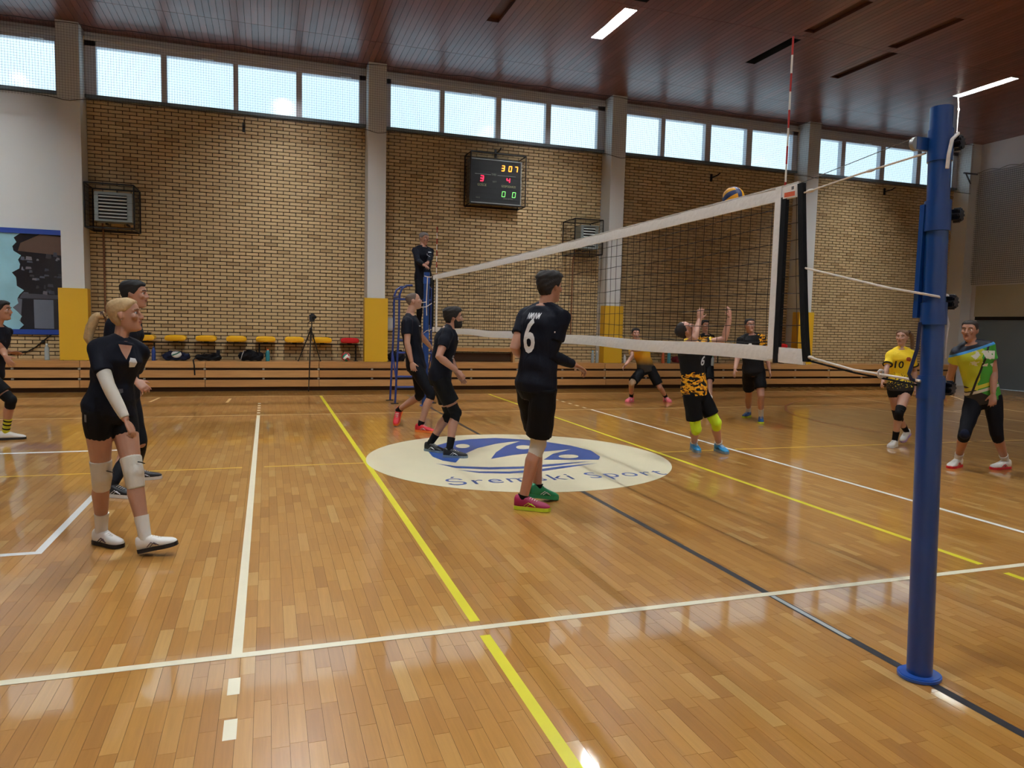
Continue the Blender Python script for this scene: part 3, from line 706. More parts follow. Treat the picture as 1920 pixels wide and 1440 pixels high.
# far post
FB = np.array([-.02, 9.95, 0]); FT = np.array([-.02, 9.9, 2.50])
t2 = thing('net_post', tuple(FB), 'blue net post at the far end of the net under the hands of the referee', 'net post', 'blue volleyball net posts')
g = G(); g.tube([FB, FB + (FT - FB) * .56], .058, 20); obj('lower_pole', g, BLUE, t2, smooth=True); g = G(); g.tube([FB + (FT - FB) * .5, FT], .054, 20); obj('upper_pole', g, BLUE, t2, smooth=True)
for z in (2.35, 1.32): g = G(); g.tube([FB + (FT - FB) * (z - .06) / 2.5, FB + (FT - FB) * (z + .06) / 2.5], .062, 20); obj('collar', g, BLUE2, t2, smooth=True)
g = G(); g.prism([(FB[0] + .09 * math.cos(a), FB[1] + .09 * math.sin(a)) for a in th], .003, .018); obj('base_flange', g, BLUE2, t2)
g = G(); f_ = np.array([-.02, 9.83, 0]); g.tube([f_ + [0, 0, 2.42], f_ + [.0, 0, 2.40], f_ + [-.02, -.02, 1.95], f_ + [-.01, -.02, 1.7]], .009, 6); g.tube([f_ + [-.02, -.02, 1.95], f_ + [-.12, -.02, 1.93], f_ + [-.12, -.02, 1.85], f_ + [-.02, -.02, 1.86], f_ + [.16, -.02, 1.98]], .008, 6); obj('rope_tail', g, ROPE, t2, smooth=True)

tn = thing('volleyball_net', (NX, 4.5, 1.42), 'black mesh volleyball net with white tapes stretched across the court', 'volleyball net')
def topz(y): return 2.405 - .012 * math.sin(math.pi * (y + .12) / 9.43)
NY0, NY1 = -.12, 9.31
g = G(); HB = .0021
rnd_ = random.Random(5)
for i, y in enumerate(np.arange(.1, 9.25, .1)):
    w1, w2 = rnd_.uniform(-.012, .012), rnd_.uniform(-.012, .012)
    g.tube([(NX, y, topz(y) - .06), (NX + w1 * .5, y + w1, 2.05), (NX, y + w2, 1.75), (NX, y, 1.47)], HB, 4, caps=False)
for k in range(1, 10):
    pts = [(NX, y, topz(y) - .03 - .0955 * k + .008 * math.sin(y * 2.2 + k) + .004 * math.sin(y * 9 + k * 3)) for y in np.arange(-.14 - .011 * k, 9.30, .25)] + [(NX, 9.3, topz(9.3) - .03 - .0955 * k)]
    g.tube(pts, HB, 4, caps=False)
for y in (-.1,): g.tube([(NX, y, 2.34), (NX, y - .03, 1.9), (NX, y - .08, 1.45)], HB, 4)
o = obj('netting', g, M('net_black_cord', (14, 12, 12), .8), tn); o['kind'] = 'stuff'
TAPE = M('white_tape', (222, 222, 220), .6, scale=30, vary=.06, bump=.9)
def band(y0, y1, z0f, z1f, n, th=.006, wob=.0):
    g = G(); R = []
    for y in np.linspace(y0, y1, n):
        a, b = z0f(y), z1f(y); w = wob * math.sin(y * 11) + wob * .6 * math.sin(y * 29)
        R.append([(NX - th + w, y, a), (NX - th - .003, y, (a + b) / 2), (NX - th + w, y, b), (NX + th + w, y, b), (NX + th + .003, y, (a + b) / 2), (NX + th + w, y, a)])
    g.loft([np.array(r) for r in R]); return g
obj('top_tape', band(NY0, NY1, lambda y: topz(y) - .075, topz, 90, wob=.002), TAPE, tn, smooth=True, angle=50)
g = G(); g.tube([(NX, y, topz(y) + .002) for y in np.linspace(NY0, NY1, 30)], .008, 6); obj('top_hem', g, M('tape_grey', (180, 176, 168), .6), tn, smooth=True)
obj('bottom_tape', band(-.24, NY1, lambda y: 1.405 + .006 * math.sin(y * 3), lambda y: 1.492 + .006 * math.sin(y * 3), 60, wob=.002), TAPE, tn, smooth=True, angle=50)
for y in (.03, 8.97):
    g = G(); R = []
    for z in np.linspace(1.42, topz(y) + .004, 24): R.append(np.array([(NX - .013 + .001 * math.sin(z * 31), y - .014, z), (NX - .014, y + .036, z), (NX + .011, y + .036, z), (NX + .011, y - .014, z)]))
    g.loft(R); obj('side_tape', g, TAPE, tn, smooth=True, angle=50)
    g = G(); yy = y - .036 if y < 1 else y + .07; g.box((NX - .012, yy - .020, 1.40), (NX + .012, yy + .020, topz(y) - .06)); obj('antenna_pocket', g, cloth('black_webbing', (9, 9, 12), .3), tn)
g = G(); R = []
for k, z in enumerate(np.linspace(1.42, 2.40, 8)):
    y = -.255 + .12 * (k / 7) ** .8; R.append(np.array([(NX - .012, y - .02, z), (NX + .012, y - .02, z), (NX + .012, y + .02, z), (NX - .012, y + .02, z)]))
g.loft(R); obj('end_strap', g, MATS['black_webbing'], tn)
g = G(); g.box((NX - .012, 9.28, 1.42), (NX + .012, 9.33, 2.4)); obj('end_strap', g, MATS['black_webbing'], tn)
# maker's patch on the tape
g = G(); g.prism([(-.105, topz(0) - .072), (.0, topz(0) - .07), (.0, topz(0) - .004), (-.105, topz(0) - .006)], 0, .001, ((NX - .0115, 0, 0), (0, 1, 0), (0, 0, 1), (-1, 0, 0)))
pa = obj('label_patch', g, M('patch_white', (226, 222, 216), .6), tn, label='white printed patch at the end of the tape')
g = G(); g.prism([(-.1, topz(0) - .066), (-.012, topz(0) - .064), (-.012, topz(0) - .038), (-.1, topz(0) - .04)], 0, .0006, ((NX - .0127, 0, 0), (0, 1, 0), (0, 0, 1), (-1, 0, 0))); obj('print', g, M('patch_orange', (198, 84, 44), .6), pa)
g = G(); g.prism([(-.09, topz(0) - .03), (-.07, topz(0) - .03), (-.07, topz(0) - .012), (-.09, topz(0) - .012)], 0, .0006, ((NX - .0127, 0, 0), (0, 1, 0), (0, 0, 1), (-1, 0, 0))); obj('print', g, M('patch_grey', (96, 92, 96), .6), pa)
RED = M('antenna_red', (176, 40, 36), .45)
for y, lb in ((.0, 'near'), (9.04, 'far')):
    g = G()
    for k in range(9, 18): g.cur = k % 2 if k < 10 else (k % 2); g.tube([(NX, y, 1.43 + .1 * k), (NX, y, 1.53 + .1 * k)], .0055 if y < 1 else .007, 8)
    obj('antenna', g, [M('antenna_white', (224, 220, 212), .45), RED], tn, smooth=True, label='red and white banded antenna rod')
def rope(pts, r, nm, m, sag=0.0, par=None, n=14):
    P = [np.asarray(p, float) for p in pts]; out = []
    for a, b in zip(P[:-1], P[1:]):
        for s_ in np.linspace(0, 1, n)[:-1]: out.append(a + (b - a) * s_ + np.array([0, 0, -sag * 4 * s_ * (1 - s_)]))
    out.append(P[-1]); g = G(); g.tube(out, r, 6); return obj(nm, g, m, par or tn, smooth=True)
E1 = (NX, -.135, 2.345)
rope([E1, (NX, -.2, 2.347), (NX, -.55, 2.375), post_at(2.40) + [-.05, .03, 0]], .005, 'top_rope', ROPE)
g = G(); g.ball((NX, -.21, 2.348), .011, .03, .010); g.ball((NX, -.62, 2.378), .008, .03, .008); obj('rope_knot', g, ROPE, tn, smooth=True)
rope([(NX, -.12, 2.402), pc + np.array([-.05, 0, .03])], .0022, 'steel_cable', M('cable_grey', (110, 108, 104), .5, .4))
rope([(NX, -.19, 1.935), (NX - .02, -.8, 1.80), post_at(1.765) + [-.055, -.01, 0], post_at(1.755) + [-.03, -.05, 0], KN[2] - kx * .03], .0055, 'middle_rope', ROPE)
rope([(NX, -.25, 1.45), (NX - .01, -.6, 1.40), post_at(1.375) + [-.062, .0, 0]], .006, 'bottom_rope', ROPE)
rope([(NX, -.25, 1.43), (NX, -.6, 1.385), post_at(1.355) + [-.062, .02, 0]], .005, 'bottom_cord', MATS['black_webbing'])
g = G(); kp = np.array((NX - .01, -.78, 1.392)); wrap(g, kp, (0, 1, .1), .018, 1); g.ball((NX, -.28, 1.446), .01, .025, .01); obj('rope_knot', g, ROPE, tn, smooth=True)
for c in KN[0:1] + KN[2:]:
    g = G(); wrap(g, c - KO * .32 - kx * .004, kx, .031); obj('rope_loop', g, ROPE, t, smooth=True, label='white rope wound behind the knob')
rope([KN[0] + [0, 0, .03] - kx * .02, KN[0] + [-.02, -.03, .036], KN[0] + [-.075, -.05, .0], KN[0] + [-.10, -.06, -.07], KN[0] + [-.103, -.06, -.13]], .008, 'rope_tail', ROPE, par=t, n=6)
rope([KN[2] - kx * .02, KN[2] + [-.015, -.02, -.1], KN[2] + [-.025, -.02, -.19], KN[2] + [-.02, -.02, -.255]], .006, 'rope_tail', ROPE, par=t, n=6)
rope([(NX, 9.3, 2.38), (NX, 9.7, 2.40), FB + (FT - FB) * .97 + [-.05, -.05, 0]], .008, 'top_rope', ROPE)
rope([(NX, 9.3, 1.45), (NX, 9.8, 1.42), FB + (FT - FB) * .55 + [-.05, -.05, 0]], .006, 'bottom_rope', ROPE)

# ================================================================== referee stand
STB = M('stand_blue', (26, 52, 122), .4, coat=.2)
t = thing('referee_stand', (-.1, 10.55, 0), 'blue tubular referee stand with ladder rungs beside the far net post', 'referee stand')
g = G(); r = .02; X0, X1, Y0, Y1 = -.45, .17, 10.35, 10.95
for x in (X0, X1):
    for y_ in (Y0, Y1):
        g_ = G(); xs = x * 1.0 + (-.06 if x == X0 else .05); g_.tube([(xs, y_, .012), (x, y_, 1.44), (x, y_, 1.95)], r, 8); obj('leg', g_, STB, t, smooth=True)
g = G()
for y_ in (Y0, Y1):
    g.tube([(X0, y_, 1.95), (X0 + .01, y_, 2.10), (X0 + .05, y_, 2.20), (X0 + .13, y_, 2.26), (X0 + .25, y_, 2.27)], r, 8); g.tube([(X1, y_, 1.95), (X1, y_, 2.2), (X1 - .06, y_, 2.27), (X1 - .14, y_, 2.27)], r, 8)
g.tube([(X0, Y0, 2.05), (X0, Y1, 2.05)], r, 8); g.tube([(X1, Y0, 2.05), (X1, Y1, 2.05)], r, 8); g.tube([(X0, Y1, 2.02), (X1, Y1, 2.02)], r, 8); obj('handrail', g, STB, t, smooth=True)
for z in (.32, .52, .98, 1.22, 2.0):
    g = G(); g.tube([(X0 - .03, Y0, z), (X1 + .02, Y0, z)], .022, 8); obj('rung', g, STB, t, smooth=True)
g = G(); g.box((X0, Y0, 1.42), (X1, Y1, 1.45)); obj('platform', g, M('platform_ply', (120, 92, 60), .6), t)
for y_ in (Y0, Y1):
    g = G(); g.box((X0 - .14, y_ - .04, 0.002), (X0 + .0, y_ + .04, .014)); g.box((X1, y_ - .04, .002), (X1 + .12, y_ + .04, .014)); obj('foot', g, BLACKM, t)
g = G(); g.tube([(X0 - .03, Y0, .32), (X0 - .02, Y1, .98)], .014, 6); g.tube([(X1 + .02, Y1, .32), (X1 + .02, Y0, 1.0)], .014, 6); obj('brace', g, STB, t)

# ================================================================== balls
def ball(name, c, r, cols, lb, rot=(0, 0, 0)):
    n = 9; g = G(); E = Matrix.Rotation(rot[2], 3, 'Z') @ Matrix.Rotation(rot[1], 3, 'Y') @ Matrix.Rotation(rot[0], 3, 'X'); E = np.array(E)
    k = 0
    for ax in range(3):
        for sg in (1, -1):
            u = np.linspace(-1, 1, n + 1); vs = np.zeros((n + 1, n + 1, 3))
            for i in range(n + 1):
                for j in range(n + 1):
                    p = np.zeros(3); p[ax] = sg; p[(ax + 1) % 3] = math.tan(u[i] * math.pi / 4); p[(ax + 2) % 3] = math.tan(u[j] * math.pi / 4) * sg
                    d = min(abs(u[i] - q) for q in (-1, -1 / 3, 1 / 3, 1)); d2 = 1 - abs(u[j]); vs[i, j] = nrm(p) * r * (1 - .022 * math.exp(-(min(d, d2) / .06) ** 2))
            for st in range(3):
                g.cur = cols[(st + (0 if sg > 0 else 1) * 0 + ax) % len(cols)] if len(cols) == 3 else cols[st % len(cols)]
                a, b = st * 3, st * 3 + 3; V = vs[a:b + 1].reshape(-1, 3); F = []
                for i in range(3):
                    for j in range(n): q = i * (n + 1) + j; F.append((q, q + n + 1, q + n + 2, q + 1))
                g.add(np.asarray(c) + V @ E.T, F)
    mats = [M('ball_yellow', (238, 170, 24), .45), M('ball_blue', (28, 48, 100), .45), M('ball_white', (224, 224, 220), .45), M('ball_green', (20, 120, 92), .45), M('ball_red', (176, 40, 52), .45)]
    o = obj(name, g, mats, loc=np.asarray(c) - [0, 0, r], smooth=True, angle=180); tag(o, lb, 'ball'); return o
bp = onY(1375, 371, 2.6); ball('volleyball', bp, .105, [0, 0, 1], 'yellow and blue volleyball in flight just above the net tape', (.2, .5, 2.2))
bp = onY(649, 669, 13.22); ball('volleyball', (bp[0], 13.3, .641 + .103), .103, [2, 3, 4], 'white, green and red volleyball lying under the red seat', (.7, .4, 1.1))

# ================================================================== things on the stand
t = thing('tripod', (-2.05, 13.1, 0), 'black camera tripod with two legs on the stand and one on the floor', 'tripod')
apex = onY(583, 617, 13.0); hd = onY(585, 601, 13.0); TB = M('tripod_black', (20, 20, 22), .45)
for q in ((onY(577, 730, 12.98)), None, None):
    pass
for e in (np.array([-1.98, 12.93, 0.0]), np.array([onY(559, 676, 13.3)[0], 13.3, .64]), np.array([onY(601, 676, 13.3)[0], 13.3, .64])):
    g = G(); g.tube([apex, apex + (e - apex) * .5, e], [.016, .013, .009], 8); l_ = obj('leg', g, TB, t, smooth=True); g = G(); g.ball(e + [0, 0, .012], .013); obj('rubber_foot', g, BLACKM, l_, smooth=True)
g = G(); g.tube([apex - [0, 0, .25], hd], .012, 8); obj('centre_column', g, TB, t, smooth=True)
g = G(); g.ball(apex, .035); obj('spider', g, TB, t, smooth=True)
g = G(); g.box((hd[0] - .05, hd[1] - .04, hd[2] - .02), (hd[0] + .05, hd[1] + .04, hd[2] + .02)); g.tube([hd, hd + [-.1, -.05, -.06]], .008, 6); obj('head', g, TB, t)
t = thing('video_camera', tuple(hd + [0, 0, .02]), 'small black camera mounted on the tripod', 'camera')
g = G(); c = hd + [0, 0, .02]; g.box((c[0] - .06, c[1] - .05, c[2]), (c[0] + .06, c[1] + .05, c[2] + .11)); obj('body', g, TB, t); g = G(); g.tube([c + [.02, -.05, .055], c + [.06, -.13, .055]], .035, 14); obj('lens', g, TB, t, smooth=True)
g = G(); g.box((c[0] - .03, c[1] - .03, c[2] + .11), (c[0] + .03, c[1] + .03, c[2] + .14)); obj('viewfinder', g, TB, t)
def bottle(px, py, h, r, body, cap, lb, y=13.3, clear=False):
    p = onY(px, py, y); x = p[0]; z = .641; t = thing('water_bottle', (x, y, z), lb, 'bottle', 'bottles on the stand')
    if clear:
        m = MATS.get('clear_plastic')
        if m is None:
            m = bpy.data.materials.new('clear_plastic'); q = NT(m); q.set(**{'Base Color': (.62, .74, .78), 'Roughness': .12, 'Transmission Weight': .55, 'IOR': 1.3}); MATS['clear_plastic'] = m
    else: m = M('bottle_%s' % '_'.join(map(str, body)), body, .3)
    g = G(); g.tube([(x, y, z), (x, y, z + .01), (x, y, z + h * .35), (x, y, z + h * .42), (x, y, z + h * .7), (x, y, z + h * .86), (x, y, z + h * .9)], [r * .92, r, r, r * .93, r, r * .5, r * .45], 16); obj('body', g, m, t, smooth=True)
    g = G(); g.tube([(x, y, z + h * .9), (x, y, z + h)], r * .5, 12); obj('cap', g, M('cap_%s' % '_'.join(map(str, cap)), cap, .4), t, smooth=True)
bottle(88, 660, .33, .045, None, (210, 220, 224), 'clear plastic water bottle on the stand left of the first yellow pad', clear=True)
bottle(288, 667, .29, .04, (34, 62, 130), (28, 44, 90), 'blue bottle standing under the first yellow seat right of the blonde player')
bottle(502, 667, .27, .045, (40, 120, 130), (230, 100, 40), 'teal bottle with an orange top right of the black sports bag')
bottle(1111, 672, .31, .04, None, (120, 190, 220), 'clear bottle on the stand left of its twin by the white column', clear=True)
bottle(1119, 672, .30, .04, None, (200, 210, 214), 'clear bottle nearest the white column behind the net', clear=True)
bottle(1243, 675, .30, .045, (190, 90, 50), (180, 60, 40), 'orange bottle below the net right of the boy in yellow')
bottle(1254, 675, .33, .045, (70, 150, 170), (110, 200, 220), 'teal bottle below the net beside the orange one')
bottle(1171, 678, .22, .035, (206, 204, 196), (190, 190, 190), 'small white bottle right of the padded column behind the net')
NAVY = cloth('bag_navy', (22, 28, 52)); BLK = cloth('bag_black', (15, 15, 20)); DRED = cloth('bag_dark_red', (110, 24, 36))
def bag(name, x0, x1, y, h, mat, lb, cat='bag', lumps=6, seed=1, straps=1):
    rr = random.Random(seed); t = thing(name, ((x0 + x1) / 2, y, .641), lb, cat); g = G(); w = x1 - x0
    for i in range(lumps):
        x = x0 + w * (.16 + .68 * i / (lumps - 1)); hh = h * (rr.uniform(.75, 1.0) if 0 < i < lumps - 1 else .75); g.ball((x, y + rr.uniform(-.02, .03), .652 + hh * .5), w * .18, .14, hh * .5, n=16, m=10)
    g.box((x0 + w * .1, y - .12, .656), (x1 - w * .1, y + .13, .641 + h * .5)); b = remesh('body', g, .014, mat, t, 5, lambda c: .006 * np.sin(c[:, 0] * 40 + 3 * np.sin(c[:, 2] * 30)))
    for k in range(straps):
        g = G(); g.tube([(x0 + w * .2, y - .1, .641 + h * .6), (x0 + w * .4, y - .15, .641 + h * 1.02), (x0 + w * .7, y - .15, .641 + h * 1.0), (x1 - w * .2, y - .11, .641 + h * .5)], [(.006, .018)] * 4, 6); obj('strap', g, mat, t, smooth=True)
    return t
a = onY(304, 670, 13.3)[0]; b_ = onY(356, 670, 13.3)[0]; t = bag('sports_bag', a, b_, 13.33, .2, NAVY, 'navy sports bag with a ball print under the second yellow seat', seed=2)
c = np.array([(a + b_) / 2 + .02, 13.19, .78]); g = G(); g.ball(c, .10, .03, .075); e = obj('ball_print', g, M('print_white', (210, 214, 210), .5), t, smooth=True, label='white and green ball print')
g = G(); g.tube([c + [-.08, -.022, -.02], c + [0, -.034, .01], c + [.07, -.024, .05]], [(.012, .006)] * 3, 6); obj('stripe', g, M('print_green', (20, 110, 90), .5), e)
a, b_ = onY(366, 670, 13.3)[0], onY(415, 670, 13.3)[0]; t = bag('backpack', a, b_, 13.33, .17, BLK, 'black backpack lying open with a strap hanging over the stand edge', seed=4)
g = G(); g.tube([(a + .03, 13.2, .72), (a - .02, 13.085, .668), (a + .0, 13.05, .56), (a + .01, 13.045, .35)], [(.006, .016)] * 4, 6); obj('strap', g, BLK, t, smooth=True)
g = G(); g.box((b_ - .1, 13.3, .65), (b_ - .03, 13.4, .87)); obj('front_pocket', g, BLK, t)
a, b_ = onY(447, 670, 13.3)[0], onY(494, 670, 13.3)[0]; t = bag('sports_bag', a, b_, 13.33, .25, BLK, 'black sports bag with white piping left of the teal bottle', seed=9)
g = G(); g.tube([(a + .05, 13.2, .67), (a + .08, 13.19, .78), (a + .12, 13.22, .88)], .006, 6); obj('piping', g, M('piping_white', (190, 190, 190), .6), t)
a, b_ = onY(729, 670, 13.3)[0], onY(757, 670, 13.3)[0]; bag('sports_bag', a, b_ + .05, 13.4, .27, BLK, 'black bag slumped behind the referee stand beside the yellow pad', seed=12, straps=1)
a, b_ = onY(1266, 675, 13.3)[0], onY(1284, 675, 13.3)[0]; bag('sports_bag', a, b_, 13.4, .22, DRED, 'dark red bag on the stand just left of the setter', seed=15, straps=1)
# cable on the left wall
t = thing('wall_cable', (-7.3, 13.7, .9), 'loose black cable hanging under the blue framed window at the left', 'cable')
g = G(); g.tube([onY(q[0], q[1], 13.74) for q in ((20, 664), (50, 660), (68, 650), (80, 640), (90, 632), (100, 625))], .012, 6); obj('cord', g, BLACKM, t, smooth=True)
g = G(); g.ball(onY(81, 641, 13.73), .04, .02, .03); obj('plug', g, BLACKM, t, smooth=True)
# ================================================================== people
SKIN = {}
def skin(tone):
    nm = 'skin_%d_%d_%d' % tone
    if nm in MATS: return MATS[nm]
    m = bpy.data.materials.new(nm); t = NT(m); c = tuple(q * .84 for q in lin(tone)); nz = t.noise(22, 3, t.pos(src='obj'))
    t.set(**{'Base Color': t.mix(nz, (c[0] * .93, c[1] * .88, c[2] * .86), (min(1, c[0] * 1.05), c[1] * 1.05, c[2] * 1.04)), 'Roughness': .5, 'Subsurface Weight': .12, 'Subsurface Radius': (.012, .005, .003), 'Subsurface Scale': .5})
    t.bump(nz, .08, .002); MATS[nm] = m; return m
HEADR = [(-.116, .022, .072, -.015), (-.108, .036, .084, .0), (-.092, .046, .089, .02), (-.07, .054, .0905, .05), (-.045, .060, .0915, .072), (-.02, .066, .0905, .088), (.004, .0705, .087, .098), (.022, .0735, .0865, .102), (.038, .075, .0935, .105),
         (.056, .0755, .0925, .106), (.075, .073, .086, .102), (.092, .065, .072, .091), (.106, .050, .052, .070), (.115, .030, .028, .045), (.118, .01, .01, .018)]
HZ = np.array([h[0] for h in HEADR])
def head_pt(z, th, grow=0.0):
    a, yf, yb = (np.interp(z, HZ, [h[k] for h in HEADR]) for k in (1, 2, 3))
    s_, c_ = math.sin(th), math.cos(th)
    x = math.copysign(abs(s_) ** .9, s_) * (a + grow); y = c_ * ((yf if c_ > 0 else yb) + grow)
    return np.array([x, y - .004, z + grow * .9 * max(0, z) / .118])
def hair_mask(kind, z, th):
    d = abs(math.degrees(math.atan2(math.sin(th), math.cos(th))))
    if kind == 'receding': line_ = np.interp(d, [0, 35, 60, 85, 110, 140, 180], [.105, .10, .085, .0, .005, -.05, -.065])
    elif kind == 'long': line_ = np.interp(d, [0, 30, 55, 75, 88, 98, 106, 180], [.082, .074, .052, .024, .034, .0, -.062, -.085])
    elif kind == 'beard': return 1.0 if (z < np.interp(d, [0, 20, 40, 60, 85, 100], [-.048, -.03, -.035, -.04, .01, .2]) and d < 92) else 0.0
    else: line_ = np.interp(d, [0, 35, 55, 72, 80, 92, 100, 130, 180], [.076, .074, .055, .02, -.005, -.01, .02, -.055, -.075])
    if kind == 'stubble': line_ = np.interp(d, [0, 40, 60, 80, 100, 140, 180], [.1, .09, .06, .0, .01, -.05, -.07])
    return 1.0 if z > line_ else 0.0
def hair_cap(kind, thick, seed):
    rr = random.Random(seed); nz, nt = 30, 48; R = []
    for i in range(nz + 1):
        z = -.118 + .236 * i / nz * .999; row = []
        for j in range(nt):
            th = 2 * math.pi * j / nt; k = 0
            for dz, dt in ((0, 0), (.008, 0), (-.008, 0), (0, .12), (0, -.12)): k += hair_mask(kind, z + dz, th + dt) / 5
            tk = thick * (1 + (.35 if kind == 'short' and z > .07 else 0)) * (1 + .18 * math.sin(7 * th + 9 * z * 20) * rr.uniform(.3, 1))
            row.append(head_pt(z, th, -.012 + (tk + .012) * k))
        R.append(np.array(row))
    g = G(); g.loft(R); return g
def head_shape(g, C, F, U, s, female=False):
    Rr = np.cross(F, U); B = np.array([Rr, F, U])
    def T(p): return C + (np.asarray(p) * s) @ B
    nt = 40; zs = np.interp(np.linspace(0, len(HZ) - 1, 34), range(len(HZ)), HZ)
    g.loft([T([head_pt(z, 2 * math.pi * j / nt) for j in range(nt)]) for z in zs])
    k = .88 if female else 1
    g.tube([T(p) for p in ((0, .078, .034), (0, .092, .014), (0, .104, -.010), (0, .107 * 1.03, -.022), (0, .092, -.034))], [.006 * s, .0085 * s * k, .0105 * s * k, .0125 * s * k, .009 * s], 10)
    for sx in (-1, 1):
        g.ball(T((.0125 * sx, .094, -.024)), .008 * s, n=8, m=6)
        g.ball(T((.042 * sx, .066, -.012)), .023 * s, n=10, m=8)
        g.tube([T((.012 * sx, .087, .033)), T((.034 * sx, .083, .037)), T((.055 * sx, .064, .03))], .0085 * s * (.7 if female else 1), 8)
        g.ball(T((.0765 * sx, -.012, .002)), .010 * s, .018 * s, .031 * s, R=B.T, n=10, m=8); g.ball(T((.079 * sx, -.018, .012)), .008 * s, .016 * s, .018 * s, R=B.T, n=8, m=6)
    g.ball(T((0, .0835, -.053)), .024 * s, .012 * s, .012 * s, R=B.T, n=10, m=8); g.ball(T((0, .077, -.096)), .022 * s, .016 * s, .016 * s, R=B.T, n=10, m=8)
    return T, B
def ik(A, B, l1, l2, hint):
    A, B, hint = (np.asarray(q, float) for q in (A, B, hint)); d = np.linalg.norm(B - A)
    if d > (l1 + l2) * .995: k = d / ((l1 + l2) * .995); l1 *= k; l2 *= k
    if d < abs(l1 - l2) * 1.02: d = abs(l1 - l2) * 1.02
    a = (l1 * l1 - l2 * l2 + d * d) / (2 * d); h = math.sqrt(max(1e-8, l1 * l1 - a * a)); u = nrm(B - A); c = A + u * a
    v = hint - c; v = v - u * (v @ u); return c + nrm(v) * h
def rodr(v, ax, an):
    ax = nrm(ax); return v * math.cos(an) + np.cross(ax, v) * math.sin(an) + ax * (ax @ v) * (1 - math.cos(an))
def hand(g, Wp, d, n, t, s, curl=.45, spread=1.0):
    """palm, four fingers of unequal length bent at three joints, thumb from the side of the palm; n = way the palm faces, t = thumb side"""
    d = nrm(d); n = nrm(n - d * (n @ d)); t = nrm(t - d * (t @ d) - n * (n @ nrm(t))); 
    R = []
    for k, hw, th in ((-.02, .024, .018), (.0, .027, .017), (.03, .037, .016), (.065, .042, .0145), (.088, .041, .012), (.096, .036, .008)):
        a = np.arange(14) * 2 * math.pi / 14; R.append(Wp + d * k * s + np.outer(np.cos(a) * hw * s, t) + np.outer(np.sin(a) * th * s, n))
    g.loft(R)
    for i, (L, r) in enumerate(((.070, .0083), (.079, .0086), (.073, .0082), (.057, .0072))):
        o = Wp + d * (.086 - .004 * abs(i - 1.2)) * s + t * (.0315 - .021 * i) * s; dr = nrm(d + t * (.13 - .09 * i) * spread)
        P = [o - dr * .015 * s, o]; q = o
        for seg, an in ((.42, .35), (.33, .75), (.25, .5)):
            dr = rodr(dr, np.cross(d, n), an * curl * (1 + .12 * i)); q = q + dr * L * seg * s; P.append(q)
        g.tube(P, [r * s * k for k in (1.15, 1.1, 1.0, .93, .75)], 8)
    o = Wp + d * .022 * s + t * .028 * s; dr = nrm(d * .75 + t * .75 + n * .25); P = [o - dr * .015 * s, o + dr * .012 * s]; q = P[-1]
    for L, an in ((.034, .1), (.028, .45)):
        dr = rodr(dr, np.cross(t, d) if n @ np.cross(np.cross(t, d), t) > 0 else np.cross(d, t), 0); dr = nrm(dr + n * .18 * curl + d * .12); q = q + dr * L * s; P.append(q)
    g.tube(P, [.0125 * s, .0125 * s, .0105 * s, .008 * s], 8)

